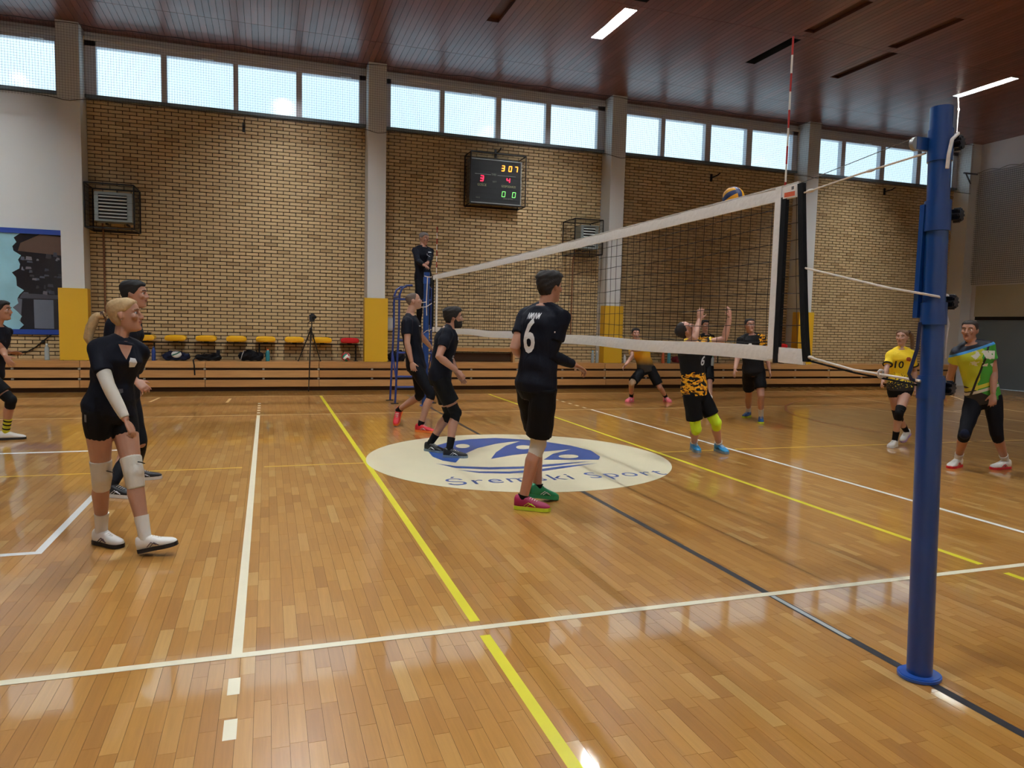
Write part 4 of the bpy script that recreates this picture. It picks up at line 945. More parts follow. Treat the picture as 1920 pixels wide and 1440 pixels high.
EYEW = M('eye_white', (214, 208, 200), .3); EYED = M('eye_dark', (36, 26, 20), .3); LIP = M('lip', (142, 84, 74), .5)
PEOPLE = {}
def person(key, lb, Y, H, pel, neck, head, face, look, armR, armL, footR, footL, kneeR, kneeL, tone=(178, 132, 108), hair=('short', (30, 24, 20)), shirt=None, shorts=None, opt=None, **kw):
    """joints are picture points (px, py, dY) at depth Y + dY; feet are ground points of heel and toe"""
    o = dict(female=False, voxel=.0076, up=(0, 0, 1), collar=None, build=1.0, sleeve=.62, shortl=.8, hem=.05, lift=(0, 0)); o.update(opt or {}); o.update(kw)
    s = H / 1.8; fem = o['female']; bw = o['build']
    J = lambda q: onY(q[0], q[1], Y + (q[2] if len(q) > 2 else 0))
    pel, neck, headc = J(pel), J(neck), J(head)
    F0 = nrm((face[0], face[1], 0)); up = nrm(neck - pel); right = nrm(np.cross(F0, up)); fwd = np.cross(up, right)
    F1 = nrm(np.asarray(o.get('face2', face) + (0,))[:3] if len(o.get('face2', face)) == 2 else o['face2']); rs = nrm(np.cross(F1, up)); fs = np.cross(up, rs)
    SW = o.get('sw', .150 if fem else .180) * s * bw
    shR, shL = neck - up * .068 * s + rs * SW, neck - up * .068 * s - rs * SW
    if 'shR' in o: shR = J(o['shR'])
    if 'shL' in o: shL = J(o['shL'])
    hw = (.092 if fem else .09) * s; hipR, hipL = pel + right * hw - up * .03 * s, pel - right * hw - up * .03 * s
    # feet
    feet = []
    for (hl, to), lift in ((footR, o.get('liftR')), (footL, o.get('liftL'))):
        P = lambda q: onZ(q[0], q[1], 0.0) if len(q) == 2 else J(q)
        h_, t_ = P(hl), P(to); d = nrm(t_ - h_); L = (.262 if fem else .285) * s; mid = (h_ + t_) / 2; h_ = mid - d * L / 2
        sd = nrm(np.cross(d, (0, 0, 1))); u = np.cross(sd, d)
        h_ = h_ + np.array([0, 0, max(0.0, .002 - min(h_[2], (h_ + d * L)[2]))])
        feet.append((h_, d, u, sd, L, h_ + d * .24 * L + u * .092 * s))
    root = thing('person', (pel[0], pel[1], o.get('base', 0.0)), lb, 'person'); PEOPLE[key] = root
    tl, sl = .243 * H, .245 * H; legs = []
    for hip, fo, kn in ((hipR, feet[0], kneeR), (hipL, feet[1], kneeL)):
        an = fo[5]; d = np.linalg.norm(an - hip)
        k = ik(hip, an, tl, sl, J(kn)); legs.append((hip, k, an))
    arms = []
    for sh, a in ((shR, armR), (shL, armL)):
        w = J(a[1]); l1, l2 = .168 * H, .145 * H; d = np.linalg.norm(w - sh)
        if d > (l1 + l2) * .99: w = sh + (w - sh) / d * (l1 + l2) * .99
        arms.append((sh, ik(sh, w, l1, l2, J(a[0])), w, a))
    # ---- body
    g = G(); spine = lambda t_: pel + (neck - pel) * t_ - fwd * .02 * s * math.sin(math.pi * t_) * (1 if not fem else 1.2)
    def axes(t_): r_ = nrm(right * (1 - t_) + rs * t_); return r_, nrm(np.cross(up, r_))
    if fem: sect = [(-.2, .10, .085, 0), (-.1, .158, .112, -.01), (.02, .166, .118, -.012), (.18, .15, .10, 0), (.38, .124, .088, .006), (.6, .138, .098, .012), (.74, .148, .112, .024), (.86, .148, .092, .006), (.95, .12, .07, 0), (1.02, .06, .058, 0)]
    else: sect = [(-.2, .105, .088, 0), (-.1, .150, .108, -.008), (.02, .160, .114, -.01), (.18, .152, .107, .004), (.38, .145, .102, .008), (.6, .160, .113, .01), (.76, .174, .120, .012), (.88, .172, .102, .004), (.96, .135, .076, 0), (1.03, .068, .064, 0)]
    a_ = np.arange(28) * 2 * math.pi / 28
    def torso(gg, grow=(0, 0), t0=-9, t1=9, flare=0, extra=()):
        R = []
        for t_, a, b, of in [q for q in list(extra) + sect if t0 <= q[0] <= t1]:
            r_, f_ = axes(min(1, max(0, t_))); fl = flare * max(0, .2 - t_)
            c_, s_ = np.sign(np.cos(a_)) * np.abs(np.cos(a_)) ** .85, np.sign(np.sin(a_)) * np.abs(np.sin(a_)) ** .85
            R.append(spine(t_) + f_ * of * s + np.outer(c_ * (a * bw * s + grow[0] + fl), r_) + np.outer(s_ * (b * bw * s + grow[1] + fl), f_))
        gg.loft(R)
    torso(g)
    lk = nrm(look); U = nrm(np.asarray(o['up'], float) - lk * (np.asarray(o['up'], float) @ lk)); hs = (.96 if fem else 1.0) * (s * .5 + .5)
    nk = headc - U * .055 * hs - lk * .025 * hs
    g.tube([spine(.96) - fwd * .005, neck + up * .01 * s, nk, nk + (headc - nk) * .5], [(.052 if fem else .063) * s, (.047 if fem else .058) * s, (.046 if fem else .055) * s, .05 * s], 16)
    for sh in (shR, shL): g.tube([neck + up * .03 * s - fwd * .01, neck * .5 + sh * .5 + up * .018 * s, sh], [.034 * s, .040 * s, .052 * s * bw], 12); g.ball(sh, (.050 if fem else .060) * s * bw)
    af = .84 if fem else 1.0
    for sh, el, w, a in arms:
        g.tube([sh, sh + (el - sh) * .35, sh + (el - sh) * .7, el, el + (w - el) * .22, el + (w - el) * .6, w], [r * s * af * bw for r in (.056, .051, .045, .041, .044, .036, .0275)], 14)
    for hip, k, an in legs:
        u_, v_ = k - hip, an - k; bk = nrm(np.cross(right, nrm(v_))) ; bk = -fwd
        g.tube([hip + up * .03 * s, hip, hip + u_ * .35, hip + u_ * .7, k, k + v_ * .12, k + v_ * .32 + bk * .012 * s, k + v_ * .65 + bk * .004 * s, an], [r * s * (1.0 if fem else 1.0) * (.5 + bw * .5) for r in (.085, .092, .084, .067, .056, .053, .057, .044, .036)], 16)
        g.ball(k + nrm(np.cross(nrm(u_), right)) * .0, .057 * s)
    for h_, d, u, sd, L, an in feet: g.tube([an, h_ + d * .45 * L + u * .045 * s, h_ + d * .78 * L + u * .035 * s], [.034 * s, .030 * s, .020 * s], 10)
    T, B = head_shape(g, headc, lk, U, hs, fem)
    for (sh, el, w, a), sg in zip(arms, (1, -1)):
        ho = a[2] if len(a) > 2 else {}; fd = nrm(w - el); d = nrm(ho.get('d', fd)); n = np.asarray(ho.get('n', -rs * sg * .9 + fs * -.2), float); t_ = np.asarray(ho.get('t', fs * .9 + (0, 0, .2)), float)
        hand(g, w + fd * .008, d, n, t_, s * (.92 if fem else 1), ho.get('curl', .5), ho.get('spread', 1.0))
    sk = skin(tone)
    body = remesh('body', g, o['voxel'], sk, root, 3)
    # ---- face
    for sx in (-1, 1):
        g = G(); ec = T((.0315 * sx, .0705, .012)); g.cur = 0; g.ball(ec, .0125 * hs, n=12, m=8); g.cur = 1; g.ball(ec + lk * .0065 * hs, .0078 * hs, n=10, m=6)
        obj('eye', g, [EYEW, EYED], body, smooth=True)
        g = G(); g.tube([T((.014 * sx, .0945, .033)), T((.032 * sx, .0925, .0405)), T((.053 * sx, .0755, .035))], [(.0035 * hs, .0042 * hs)] * 3, 6); obj('eyebrow', g, M('brow_%s' % key, tuple(int(c * .9) for c in o.get('brow', hair[1])), .8), body, smooth=True)
    g = G(); g.tube([T((-.021, .083, -.051)), T((-.008, .0955, -.0475)), T((.008, .0955, -.0475)), T((.021, .083, -.051))], [(.003 * hs, .004 * hs)] * 4, 6); g.tube([T((-.02, .083, -.054)), T((0, .0955, -.0575)), T((.02, .083, -.054))], [(.004 * hs, .004 * hs)] * 3, 6)
    obj('lips', g, LIP, body, smooth=True)
    HM = M('hair_%s' % key, hair[1], .8, scale=60, vary=.35, bump=.5)
    hk, ht = {'short': ('short', .012), 'stubble': ('stubble', .0022), 'receding': ('receding', .008), 'long': ('long', .010), 'crop': ('short', .006), 'tall': ('short', .02)}[hair[0]]
    hg = hair_cap(hk, ht, len(key)); hg.v = [T(v) for v in hg.v]; hob = obj('hair', hg, HM, root, smooth=True, angle=180)
    if 'tail' in o:
        P = [J(q) for q in o['tail']]; g = G(); n = len(P); g.tube(P, [(.022 + .018 * math.sin(math.pi * (i + .6) / n)) * hs * o.get('tailw', 1) for i in range(n)], 14); g.ball(P[0], .022 * hs); remesh('ponytail', g, .006, HM, hob, 3, lambda c: .0025 * np.sin(c[:, 0] * 160))
        g = G(); dv = nrm(P[1] - P[0]); g.tube([P[0] - dv * .006, P[0] + dv * .012], .026 * hs, 12); obj('hair_tie', g, M('hair_tie', (60, 34, 24), .7), hob, smooth=True)
    if 'beard' in o:
        hg = hair_cap('beard', .011, 3); hg.v = [T(v) for v in hg.v]; obj('beard', hg, HM, root, smooth=True, angle=180)
    if o.get('earring'):
        g = G(); g.ball(T((.083, -.008, -.026)), .0045); obj('earring', g, M('silver', (210, 210, 206), .2, .9), body, smooth=True)
    # ---- clothes
    rr = np.random.default_rng(len(key) * 7 + 3)
    ph = rr.uniform(0, 6, 4)
    fold = lambda amp: (lambda c: amp * (np.sin(c[:, 2] * 34 + 5 * c[:, 0] + ph[0] + 1.5 * np.sin(c[:, 0] * 13 + c[:, 1] * 9 + ph[1])) * .6 + np.sin(c[:, 0] * 40 + c[:, 2] * 18 + c[:, 1] * 26 + ph[2]) * .5))
    loose = o.get('loose', .016)
    g = G()
    if fem: ext = [(-.2, .158, .118, 0)] if o['hem'] > .1 else []
    else: ext = [(-.2, .154, .112, 0)] if o['hem'] > .1 else []
    sect_keep = sect[:]
    body_sect = [q for q in sect if q[0] > -.15]
    sect[:] = [q for q in body_sect if q[0] < 1.0] + [(1.0, .078 if not fem else .07, .07 if not fem else .064, 0)]
    torso(g, (loose, loose * 1.1), flare=.02, extra=ext); sect[:] = sect_keep
    for sh in (shR, shL): g.tube([neck + up * .004 * s - fwd * .008, neck * .5 + sh * .5 + up * .012 * s, sh], [.056 * s, .056 * s, .062 * s * bw], 12); g.ball(sh, ((.050 if fem else .060) * bw + .008) * s)
    for i, (sh, el, w, a) in enumerate(arms):
        sv = o['sleeve'] if np.isscalar(o['sleeve']) else o['sleeve'][i]
        e2 = sh + (el - sh) * min(1, sv)
        if sv <= 1: g.tube([sh, sh + (e2 - sh) * .5, e2], [(.060 if fem else .066) * s * bw, (.060 if fem else .066) * s * bw, (.060 if fem else .068) * s * bw], 16)
        else: g.tube([sh, sh + (el - sh) * .5, el, el + (w - el) * .5, el + (w - el) * (sv - 1)], [.066 * s * bw, .058 * s, .052 * s, .047 * s, .037 * s], 16)
    jer = remesh('jersey', g, .009, shirt, root, 4, fold(o.get('foldamp', .006)))
    if 'cuff' in o:
        for sh, el, w, a in arms:
            e2 = sh + (el - sh) * o['sleeve']; g = G(); g.tube([e2 - (el - sh) * .05, e2 + (el - sh) * .015], .0725 * s * bw, 18); obj('cuff', g, o['cuff'], jer, smooth=True)
    if o['collar'] is not None:
        g = G(); c_ = [neck + up * -.004 * s + np.cos(q) * rs * .07 * s + np.sin(q) * fs * .066 * s - up * .02 * s * max(0, math.sin(q)) for q in np.linspace(0, 2 * math.pi, 25)]; g.tube(c_, .008 * s, 6); obj('collar', g, o['collar'], jer, smooth=True)
    if shorts is not None:
        g = G(); sect[:] = [q for q in sect if q[0] < .25]; torso(g, (.014, .016)); sect[:] = sect_keep
        tight = o.get('tight', 0)
        for i, (hip, k, an) in enumerate(legs):
            fr = o['shortl'] if np.isscalar(o['shortl']) else o['shortl'][i]; u_, v_ = k - hip, an - k
            if fr <= 1: g.tube([hip + up * .02 * s, hip + u_ * fr * .35, hip + u_ * fr * .75, hip + u_ * fr], [(.105 - .006 * tight) * s, (.106 - .01 * tight) * s, (.103 - .015 * tight) * s, (.103 - .022 * tight - (.02 * fr if tight else 0)) * s], 18)
            else:
                e = k + v_ * (fr - 1); g.tube([hip + up * .02 * s, hip + u_ * .35, hip + u_ * .7, k, k + v_ * min(.12, (fr - 1) * .5), e], [r * s for r in ((.098, .093, .078, .067, .064, .06) if fr < 1.5 else (.094, .09, .075, .064, .062, .045))], 18)
        remesh('leggings' if (np.isscalar(o['shortl']) and o['shortl'] > 1) else 'shorts', g, .009, shorts, root, 4, fold(.004 if not tight else .002))
    for i, (sh, el, w, a) in enumerate(arms):
        if 'armsleeve' in o and i in o['armsleeve']:
            a0, mt = o['armsleeve'][i]; g = G(); g.tube([sh + (el - sh) * a0, sh + (el - sh) * .85, el, el + (w - el) * .22, el + (w - el) * .6, el + (w - el) * .93], [r * s * af for r in (.055, .052, .051, .0515, .0435, .036)], 18); remesh('arm_sleeve', g, .006, mt, root, 4, fold(.002))
    pads = o.get('pads'); 
    for i, (hip, k, an) in enumerate(legs):
        u_, v_ = k - hip, an - k; fw = nrm(np.cross(nrm(u_ + v_), right)); fw = fw if fw @ fwd > 0 else -fw
        if pads and pads[i] is not None:
            g = G(); g.tube([k - u_ * .25, k - u_ * .1, k, k + v_ * .1, k + v_ * .24], [r * s for r in (.073, .068, .064, .061, .057)], 20); g.ball(k + fw * .018 * s, .056 * s, .056 * s, .068 * s)
            pd = remesh('knee_pad', g, .007, pads[i], root, 4, fold(.002))
            if o.get('padmark'):
                g = G(); c_ = k + fw * .03 * s - u_ * .12; c_ = c_ + right * .0; out = fw * .055 * s; 
                g.tube([c_ + out - right * .025 * s + nrm(u_) * .008, c_ + out * 1.08 + nrm(u_) * .0, c_ + out + right * .022 * s - nrm(u_) * .006], [(.004, .009)] * 3, 6); obj('pad_mark', g, BLACKM, pd)
        so = o.get('socks', [None, None])[i] or (SKB, .03)
        h_, d, u, sd, L, an = feet[i]
        if so is not None:
            m_, hh = so; g = G(); ax_ = nrm(k - an); g.tube([an - u * .035 * s + d * .01, an, an + ax_ * hh * .5, an + ax_ * hh], [r * s for r in (.040, .0405, .043, .048)], 16); sk_ = obj('sock', g, m_, root, smooth=True)
            for rf in o.get('rings', ()):
                g = G(); g.tube([an + ax_ * hh * rf, an + ax_ * (hh * rf + .018)], [(.0425 + .0065 * rf) * s] * 2, 16); obj('stripe', g, SKB, sk_, smooth=True)
        up_, so_, mk = o['shoes'][i]
        g = G(); R = []
        for tt, w_, h0 in ((0.0, .026, .082), (.03, .036, .100), (.12, .0405, .106), (.25, .0415, .104), (.34, .0415, .100), (.44, .0425, .086), (.58, .047, .068), (.74, .050, .055), (.88, .045, .045), (.96, .032, .035), (1.0, .015, .028)):
            q = np.arange(18) * 2 * math.pi / 18; c_, s_ = np.sign(np.cos(q)) * np.abs(np.cos(q)) ** .8, np.sign(np.sin(q)) * np.abs(np.sin(q)) ** .8
            R.append(h_ + d * L * tt + u * (h0 * .5 + .010) * s + np.outer(c_ * w_ * s, sd) + np.outer(s_ * h0 * .5 * s, u))
        g.loft(R); sh_ = obj('shoe', g, up_, root, smooth=True, angle=180)
        ol = [(-.015, .014), (.015, .036), (.12, .043), (.3, .042), (.45, .042), (.6, .048), (.75, .0525), (.88, .048), (.97, .033), (1.015, .012)]
        poly = [(L * tt, w_ * s) for tt, w_ in ol] + [(L * tt, -w_ * s) for tt, w_ in reversed(ol)]
        g = G(); g.prism(poly, 0, .028 * s, (h_, d, sd, u)); obj('sole', g, so_, sh_)
        g = G()
        for tt in (.44, .5, .56, .62):
            hz = np.interp(tt, [.34, .44, .58, .74], [.100, .086, .068, .055]) + .011
            g.tube([h_ + d * L * tt + u * (hz - .008) * s + sd * .026 * s, h_ + d * L * (tt + .012) + u * hz * s, h_ + d * L * tt + u * (hz - .008) * s - sd * .026 * s], .0032 * s, 5)
        obj('laces', g, o.get('lace', M('lace_white', (216, 214, 208), .7)), sh_)
        if mk is not None:
            g = G()
            for sg in (1, -1):
                f0 = lambda tt, hz, w_: h_ + d * L * tt + u * hz * s + sd * sg * w_ * s
                g.tube([f0(.3, .035, .0425), f0(.42, .062, .043), f0(.56, .042, .048)], [(.0025, .006)] * 3, 6); g.tube([f0(.38, .033, .0425), f0(.5, .058, .0445), f0(.62, .035, .0495)], [(.0025, .005)] * 3, 6)
            obj('side_stripe', g, mk, sh_)
    info = dict(root=root, jersey=jer, J=J, spine=spine, rs=rs, fs=fs, up=up, right=right, fwd=fwd, s=s, legs=legs, arms=arms, feet=feet, T=T, body=body, pel=pel, neck=neck)
    return info
def decal(info, nm, v, f, o, x, y, mat, host=None, off=.0035, cuts=1):
    """flat print laid onto the cloth"""
    host = host or info['jersey']; org = origin_of(host); b = bmesh.new(); b.from_mesh(host.data); bv = BVHTree.FromBMesh(b); b.free()
    q = bmesh.new(); vs = [q.verts.new((p[0], p[1], 0)) for p in v]
    for fc in f:
        try: q.faces.new([vs[i] for i in fc])
        except ValueError: pass
    bmesh.ops.triangulate(q, faces=q.faces[:])
    if cuts: bmesh.ops.subdivide_edges(q, edges=q.edges[:], cuts=cuts, use_grid_fill=True); bmesh.ops.triangulate(q, faces=q.faces[:])
    x, y = nrm(x), nrm(y); n = np.cross(x, y); P = []
    for p in q.verts:
        a = np.asarray(o) + x * p.co[0] + y * p.co[1] + n * .35 - org
        hit = bv.ray_cast(Vector(a), Vector(-n)); c = np.array(hit[0]) + n * off if hit[0] is not None else None; P.append(c)
        if c is None:
            nr = bv.find_nearest(Vector(a - n * .35)); P[-1] = np.array(nr[0]) + n * off
    idx = [i for i, c in enumerate(P) if c is not None]; mp = {i: k for k, i in enumerate(idx)}
    F = [[mp[w.index] for w in fc.verts] for fc in (q.verts.index_update() or q.faces) if all(w.index in mp for w in fc.verts)]
    q.free()
    if not F: return None
    g = G(); g.add(np.array([P[i] for i in idx]) + org, F); return obj(nm, g, mat, host)
def print_text(info, nm, body, height, o, x, y, mat, host=None, width=None, **kw):
    v, f = text_mesh(body, 1.0, **kw); v[:, 0] -= (v[:, 0].max() + v[:, 0].min()) / 2; v[:, 1] -= (v[:, 1].max() + v[:, 1].min()) / 2
    k = height / np.ptp(v[:, 1]); v = v * k
    if width: v[:, 0] *= width / np.ptp(v[:, 0])
    return decal(info, nm, v, f, o, x, y, mat, host)
def patch(info, nm, poly, o, x, y, mat, host=None, cuts=1):
    return decal(info, nm, poly, [tuple(range(len(poly)))], o, x, y, mat, host, cuts=cuts)

def pxpatch(info, nm, pts, Y, mat, host=None):
    """print whose outline is given as picture points, laid on the cloth at depth Y"""
    cx, cy = np.mean([q[0] for q in pts]), np.mean([q[1] for q in pts]); o = onY(cx, cy, Y); k = (o - CAM) @ AX[2] / F_PX
    return decal(info, nm, [((q[0] - cx) * k, (cy - q[1]) * k) for q in pts], [tuple(range(len(pts)))], o, AX[0], AX[1], mat, host)
# ---- cloth
JBLK = cloth('jersey_navy_black', (10, 14, 27)); SBLK = cloth('shorts_black', (8, 9, 13)); LEGB = cloth('leggings_black', (10, 12, 20), .3)
KPB = cloth('pad_black', (10, 10, 13), .3); KPW = cloth('pad_white', (196, 192, 180), .4); KPL = cloth('pad_lime', (190, 224, 40), .4); KPN = cloth('pad_beige', (176, 150, 120), .4)
WHT = cloth('sock_white', (206, 204, 198), .3); SKB = cloth('sock_black', (12, 12, 14), .3); SLW = cloth('sleeve_white', (204, 200, 188), .4)
def sh(nm, c, rough=.5): return M('shoe_' + nm, c, rough, scale=25, vary=.1)
SW_, SB_, SR_, SP_, SBL, SGN, SLM, SNV, SOR = sh('white', (214, 212, 206)), sh('black', (18, 18, 22)), sh('red', (200, 36, 46)), sh('pink', (224, 110, 124)), sh('blue', (30, 128, 180)), sh('green', (30, 140, 90)), sh('lime', (196, 220, 50)), sh('navy', (24, 70, 120)), sh('orange', (236, 130, 60))
SMG = sh('magenta', (160, 30, 80)); SBR = sh('brown_mark', (86, 62, 66)); SLB = sh('light_sole', (120, 138, 152))
PRW = M('print_white_cloth', (212, 214, 216), .6, scale=40)
def camo(nm, conds, base=(12, 12, 15), cols=((232, 168, 36), (170, 104, 26)), sc=(9, 9, 19)):
    """black cloth with a printed yellow pattern inside soft-edged height bands (z0, z1, xside)"""
    m = bpy.data.materials.new(nm); t = NT(m); x, y, z = t.xyz(); n1 = t.noise(1, 1.5, t.pos(*sc, 'obj'), dist=1.5); n2 = t.noise(1.3, 1, t.pos(sc[0] * 1.4, sc[1] * 1.4, sc[2] * 1.2, 'obj'))
    tot = None
    for z0, z1, xs in conds:
        e = t.math('MULTIPLY', t.math('SMOOTH_MIN', t.math('MULTIPLY', t.math('SUBTRACT', z, z0), 9.0), t.math('MULTIPLY', t.math('SUBTRACT', z1, z), 9.0), .1), 1.0)
        e = t.math('MINIMUM', t.math('MAXIMUM', e, 0.0), 1.0)
        if xs is not None: e = t.math('MULTIPLY', e, t.math('MINIMUM', t.math('MAXIMUM', t.math('MULTIPLY', t.math('SUBTRACT', t.math('MULTIPLY', x, xs[0]), xs[1]), 18.0), 0.0), 1.0))
        tot = e if tot is None else t.math('MAXIMUM', tot, e)
    fac = t.math('GREATER_THAN', t.math('MULTIPLY', n1, tot), .47)
    col = t.mix(t.math('GREATER_THAN', n2, .55), lin(cols[0]), lin(cols[1])); t.set(**{'Base Color': t.mix(fac, lin(base), col), 'Roughness': .75, 'Specular IOR Level': .25})
    t.bump(t.noise(9, 3, t.pos(1, 1, .6, 'obj'), dist=1.2), .45, .02); MATS[nm] = m; return m
def fade(nm, top, bottom, z0, z1, dots=True, mid=None):
    m = bpy.data.materials.new(nm); t = NT(m); x, y, z = t.xyz(); k = t.math('DIVIDE', t.math('SUBTRACT', z, z0), z1 - z0)
    if dots:
        vo = t.n('ShaderNodeTexVoronoi'); vo.inputs['Scale'].default_value = 46; t.t.links.new(t.pos(src='obj'), vo.inputs['Vector']); fac = t.math('GREATER_THAN', t.math('ADD', k, t.math('MULTIPLY', t.math('SUBTRACT', vo.outputs['Distance'], .45), .9)), .5)
    else: fac = t.math('MINIMUM', t.math('MAXIMUM', k, 0.0), 1.0)
    c = t.ramp(fac, [(0, lin(bottom)), (1, lin(top))] if mid is None else [(0, lin(bottom)), (.4, lin(mid)), (1, lin(top))]); t.set(**{'Base Color': c, 'Roughness': .7}); t.bump(t.noise(9, 3, t.pos(1, 1, .6, 'obj'), dist=1.2), .45, .02); MATS[nm] = m; return m
Z3 = np.array([0, 0, 1.0])
# blonde player, close in front
p = person('blonde', 'person with a blonde ponytail, white arm sleeve and white knee pads, striding', 1.92, 1.74,
    pel=(207, 765), neck=(226, 640), head=(236, 592), face=(.75, -.65), face2=(.55, -.83), look=(.98, -.12, .12),
    armR=((205, 742, -.3), (240, 797, -.32), dict(curl=1.15, n=(-.5, .6, -.2), t=(.5, -.2, .6))), armL=((245, 718, .2), (236, 770, .16)),
    footR=((172, 1017), (236, 1029)), footL=((262, 1036, -.18), (332, 1021, -.24)), kneeR=(206, 908, -.15), kneeL=(256, 898, -.2),
    tone=(184, 138, 114), hair=('long', (176, 148, 106)), shirt=JBLK, shorts=SBLK,
    opt=dict(female=True, voxel=.0055, up=(-.12, 0, 1), shortl=.47, tight=1, hem=.05, sleeve=.66, armsleeve={0: (.62, SLW)}, pads=[KPW, KPW], padmark=True, socks=[(WHT, .15), (WHT, .15)], shoes=[(SW_, SB_, SBR), (SW_, SB_, SBR)],
             tail=[(194, 590, 0), (180, 594, 0), (170, 612, 0), (166, 634, 0), (170, 646, 0)], tailw=.85, earring=True, loose=.013, brow=(140, 110, 80)))
fw = p['fs']; c = p['spine'](.72) + fw * .1 - p['rs'] * .02
e_ = p['spine'](.70) - p['rs'] * .05; nx = nrm(fw); patch(p, 'club_badge', [(-.018, -.03), (.018, -.03), (.028, .0), (.018, .028), (-.014, .034), (-.026, .006)], e_, np.cross(Z3, nx), Z3, PRW)
e_ = p['pel'] + p['right'] * .1; print_text(p, 'shorts_mark', '///', .05, e_ - Z3 * .06, p['fwd'], Z3, PRW, host=[o for o in p['root'].children if o.name.startswith('shorts')][0], width=.018)
patch(p, 'neckline', [(-.045, .03), (-.026, -.015), (.0, -.062), (.026, -.015), (.045, .03)], p['neck'] - p['up'] * .045, -p['rs'], p['up'], skin((184, 138, 114)))
pxpatch(p, 'waist_print', [(214, 730), (246, 727), (248, 737), (215, 739)], 1.8, M('print_dim', (70, 70, 78), .6))
# dark-haired man behind her
p = person('behind_blonde', 'person with short dark hair in black standing behind the blonde player', 3.85, 1.88,
    pel=(228, 735), neck=(234, 594), head=(253, 553), face=(.95, -.3), look=(.97, -.12, .03),
    armR=((226, 690, -.2), (254, 713, -.25), dict(curl=.9, n=(-.2, .7, -.3))), armL=((250, 680, .2), (252, 715, .2)),
    footR=((208, 931), (243, 933)), footL=((255, 901), (288, 898)), kneeR=(236, 835, -.1), kneeL=(255, 825, .1),
    tone=(186, 140, 118), hair=('short', (22, 20, 22)), shirt=JBLK, shorts=LEGB,
    opt=dict(shortl=1.96, tight=1, sleeve=.65, socks=[(SKB, .1), (SKB, .1)], shoes=[(SB_, SW_, PRW), (SB_, SW_, PRW)], brow=(30, 24, 22)))
for c_, hh in (((206, 612), .06), ((201, 626), .05)):
    patch(p, 'shoulder_stripe', [(-.012, -hh), (.006, -hh), (.02, hh), (.004, hh)], onY(*c_, 3.75), AX[0], AX[1], PRW)
# far left player
person('far_left', 'person cut off by the left picture edge, black knee pads, yellow socks', 7.0, 1.76,
    pel=(-18, 697), neck=(-6, 612), head=(4, 583), face=(.9, -.4), look=(.98, -.15, .05),
    armR=((2, 655, -.15), (10, 668, -.3), dict(d=(.5, -.1, -.8), curl=.3)), armL=((10, 640, .15), (18, 660, .2)),
    footR=((2, 825), (46, 823)), footL=((-62, 815), (-22, 818)), kneeR=(12, 748, -.1), kneeL=(-30, 750, .1),
    tone=(186, 138, 112), hair=('short', (26, 22, 22)), shirt=JBLK, shorts=SBLK,
    opt=dict(shortl=.72, rings=(.25, .55, .8), pads=[KPB, KPB], socks=[(cloth('sock_yellow_black', (190, 190, 40), .3), .19), (cloth('sock_yellow_black', (190, 190, 40), .3), .19)], shoes=[(SW_, SB_, None), (SW_, SB_, None)]))
# bald player by the post
p = person('bald', 'person with a shaved head in black with bright red shoes', 6.95, 1.88,
    pel=(781, 684), neck=(768, 592), head=(776, 565), face=(.92, -.35), look=(.96, -.1, .2),
    armR=((764, 650, -.25), (773, 692, -.3), dict(curl=.9, n=(.3, .8, 0), t=(.8, -.1, .2))), armL=((790, 648, .25), (808, 652, .45), dict(curl=.6, n=(0, .3, -1), t=(0, -1, 0))),
    footR=((779, 809), (815, 812)), footL=((751, 770, .55), (742, 799, .35)), kneeR=(794, 738, -.15), kneeL=(790, 735, .15),
    tone=(190, 146, 124), hair=('stubble', (96, 82, 74)), shirt=JBLK, shorts=LEGB,
    opt=dict(shortl=1.14, tight=1, sleeve=.6, socks=[(SKB, .06), (SKB, .06)], shoes=[(SR_, SOR, PRW), (SR_, SOR, None)], brow=(70, 52, 44), up=(-.2, 0, 1)))
fw = nrm(p['fs'] * .9 - np.array([0, .4, 0])); patch(p, 'print_line', [(-.03, -.006), (.03, -.006), (.03, .006), (-.03, .006)], p['spine'](.8), np.cross(Z3, fw), Z3, PRW)
# bearded player
p = person('bearded', 'person with a full dark beard crouching on the blue emblem', 4.98, 1.82,
    pel=(826, 707), neck=(841, 616), head=(851, 597), face=(.95, -.25), look=(.98, -.1, .06),
    armR=((819, 672, -.3), (856, 695, -.3), dict(d=(.75, 0, -.65), curl=.5, n=(-.4, .7, -.4), t=(.4, -.3, .8))), armL=((845, 668, .25), (858, 702, .15), dict(d=(.7, 0, -.7), curl=.5, n=(-.4, -.7, -.4))),
    footR=((831, 857), (877, 859)), footL=((798, 845), (832, 850)), kneeR=(858, 776, -.1), kneeL=(838, 780, .12),
    tone=(186, 138, 116), hair=('tall', (26, 22, 22)), shirt=JBLK, shorts=SBLK,
    opt=dict(shortl=.68, beard=1, pads=[KPB, KPB], padmark=False, socks=[(SKB, .14), (SKB, .14)], shoes=[(SB_, SLB, PRW), (SB_, SLB, PRW)], sleeve=.6, build=1.06))
fw = nrm(p['fs'] * 1 - np.array([0, .55, 0])); print_text(p, 'sponsor_print', 'tm', .05, p['spine'](.42) + Z3 * 0, np.cross(Z3, fw), Z3, PRW)
fw = nrm(p['fs'] * 1 - np.array([0, .5, 0])); patch(p, 'club_badge', [(-.02, -.02), (.02, -.02), (.02, .02), (-.02, .02)], p['spine'](.8), np.cross(Z3, fw), Z3, PRW)
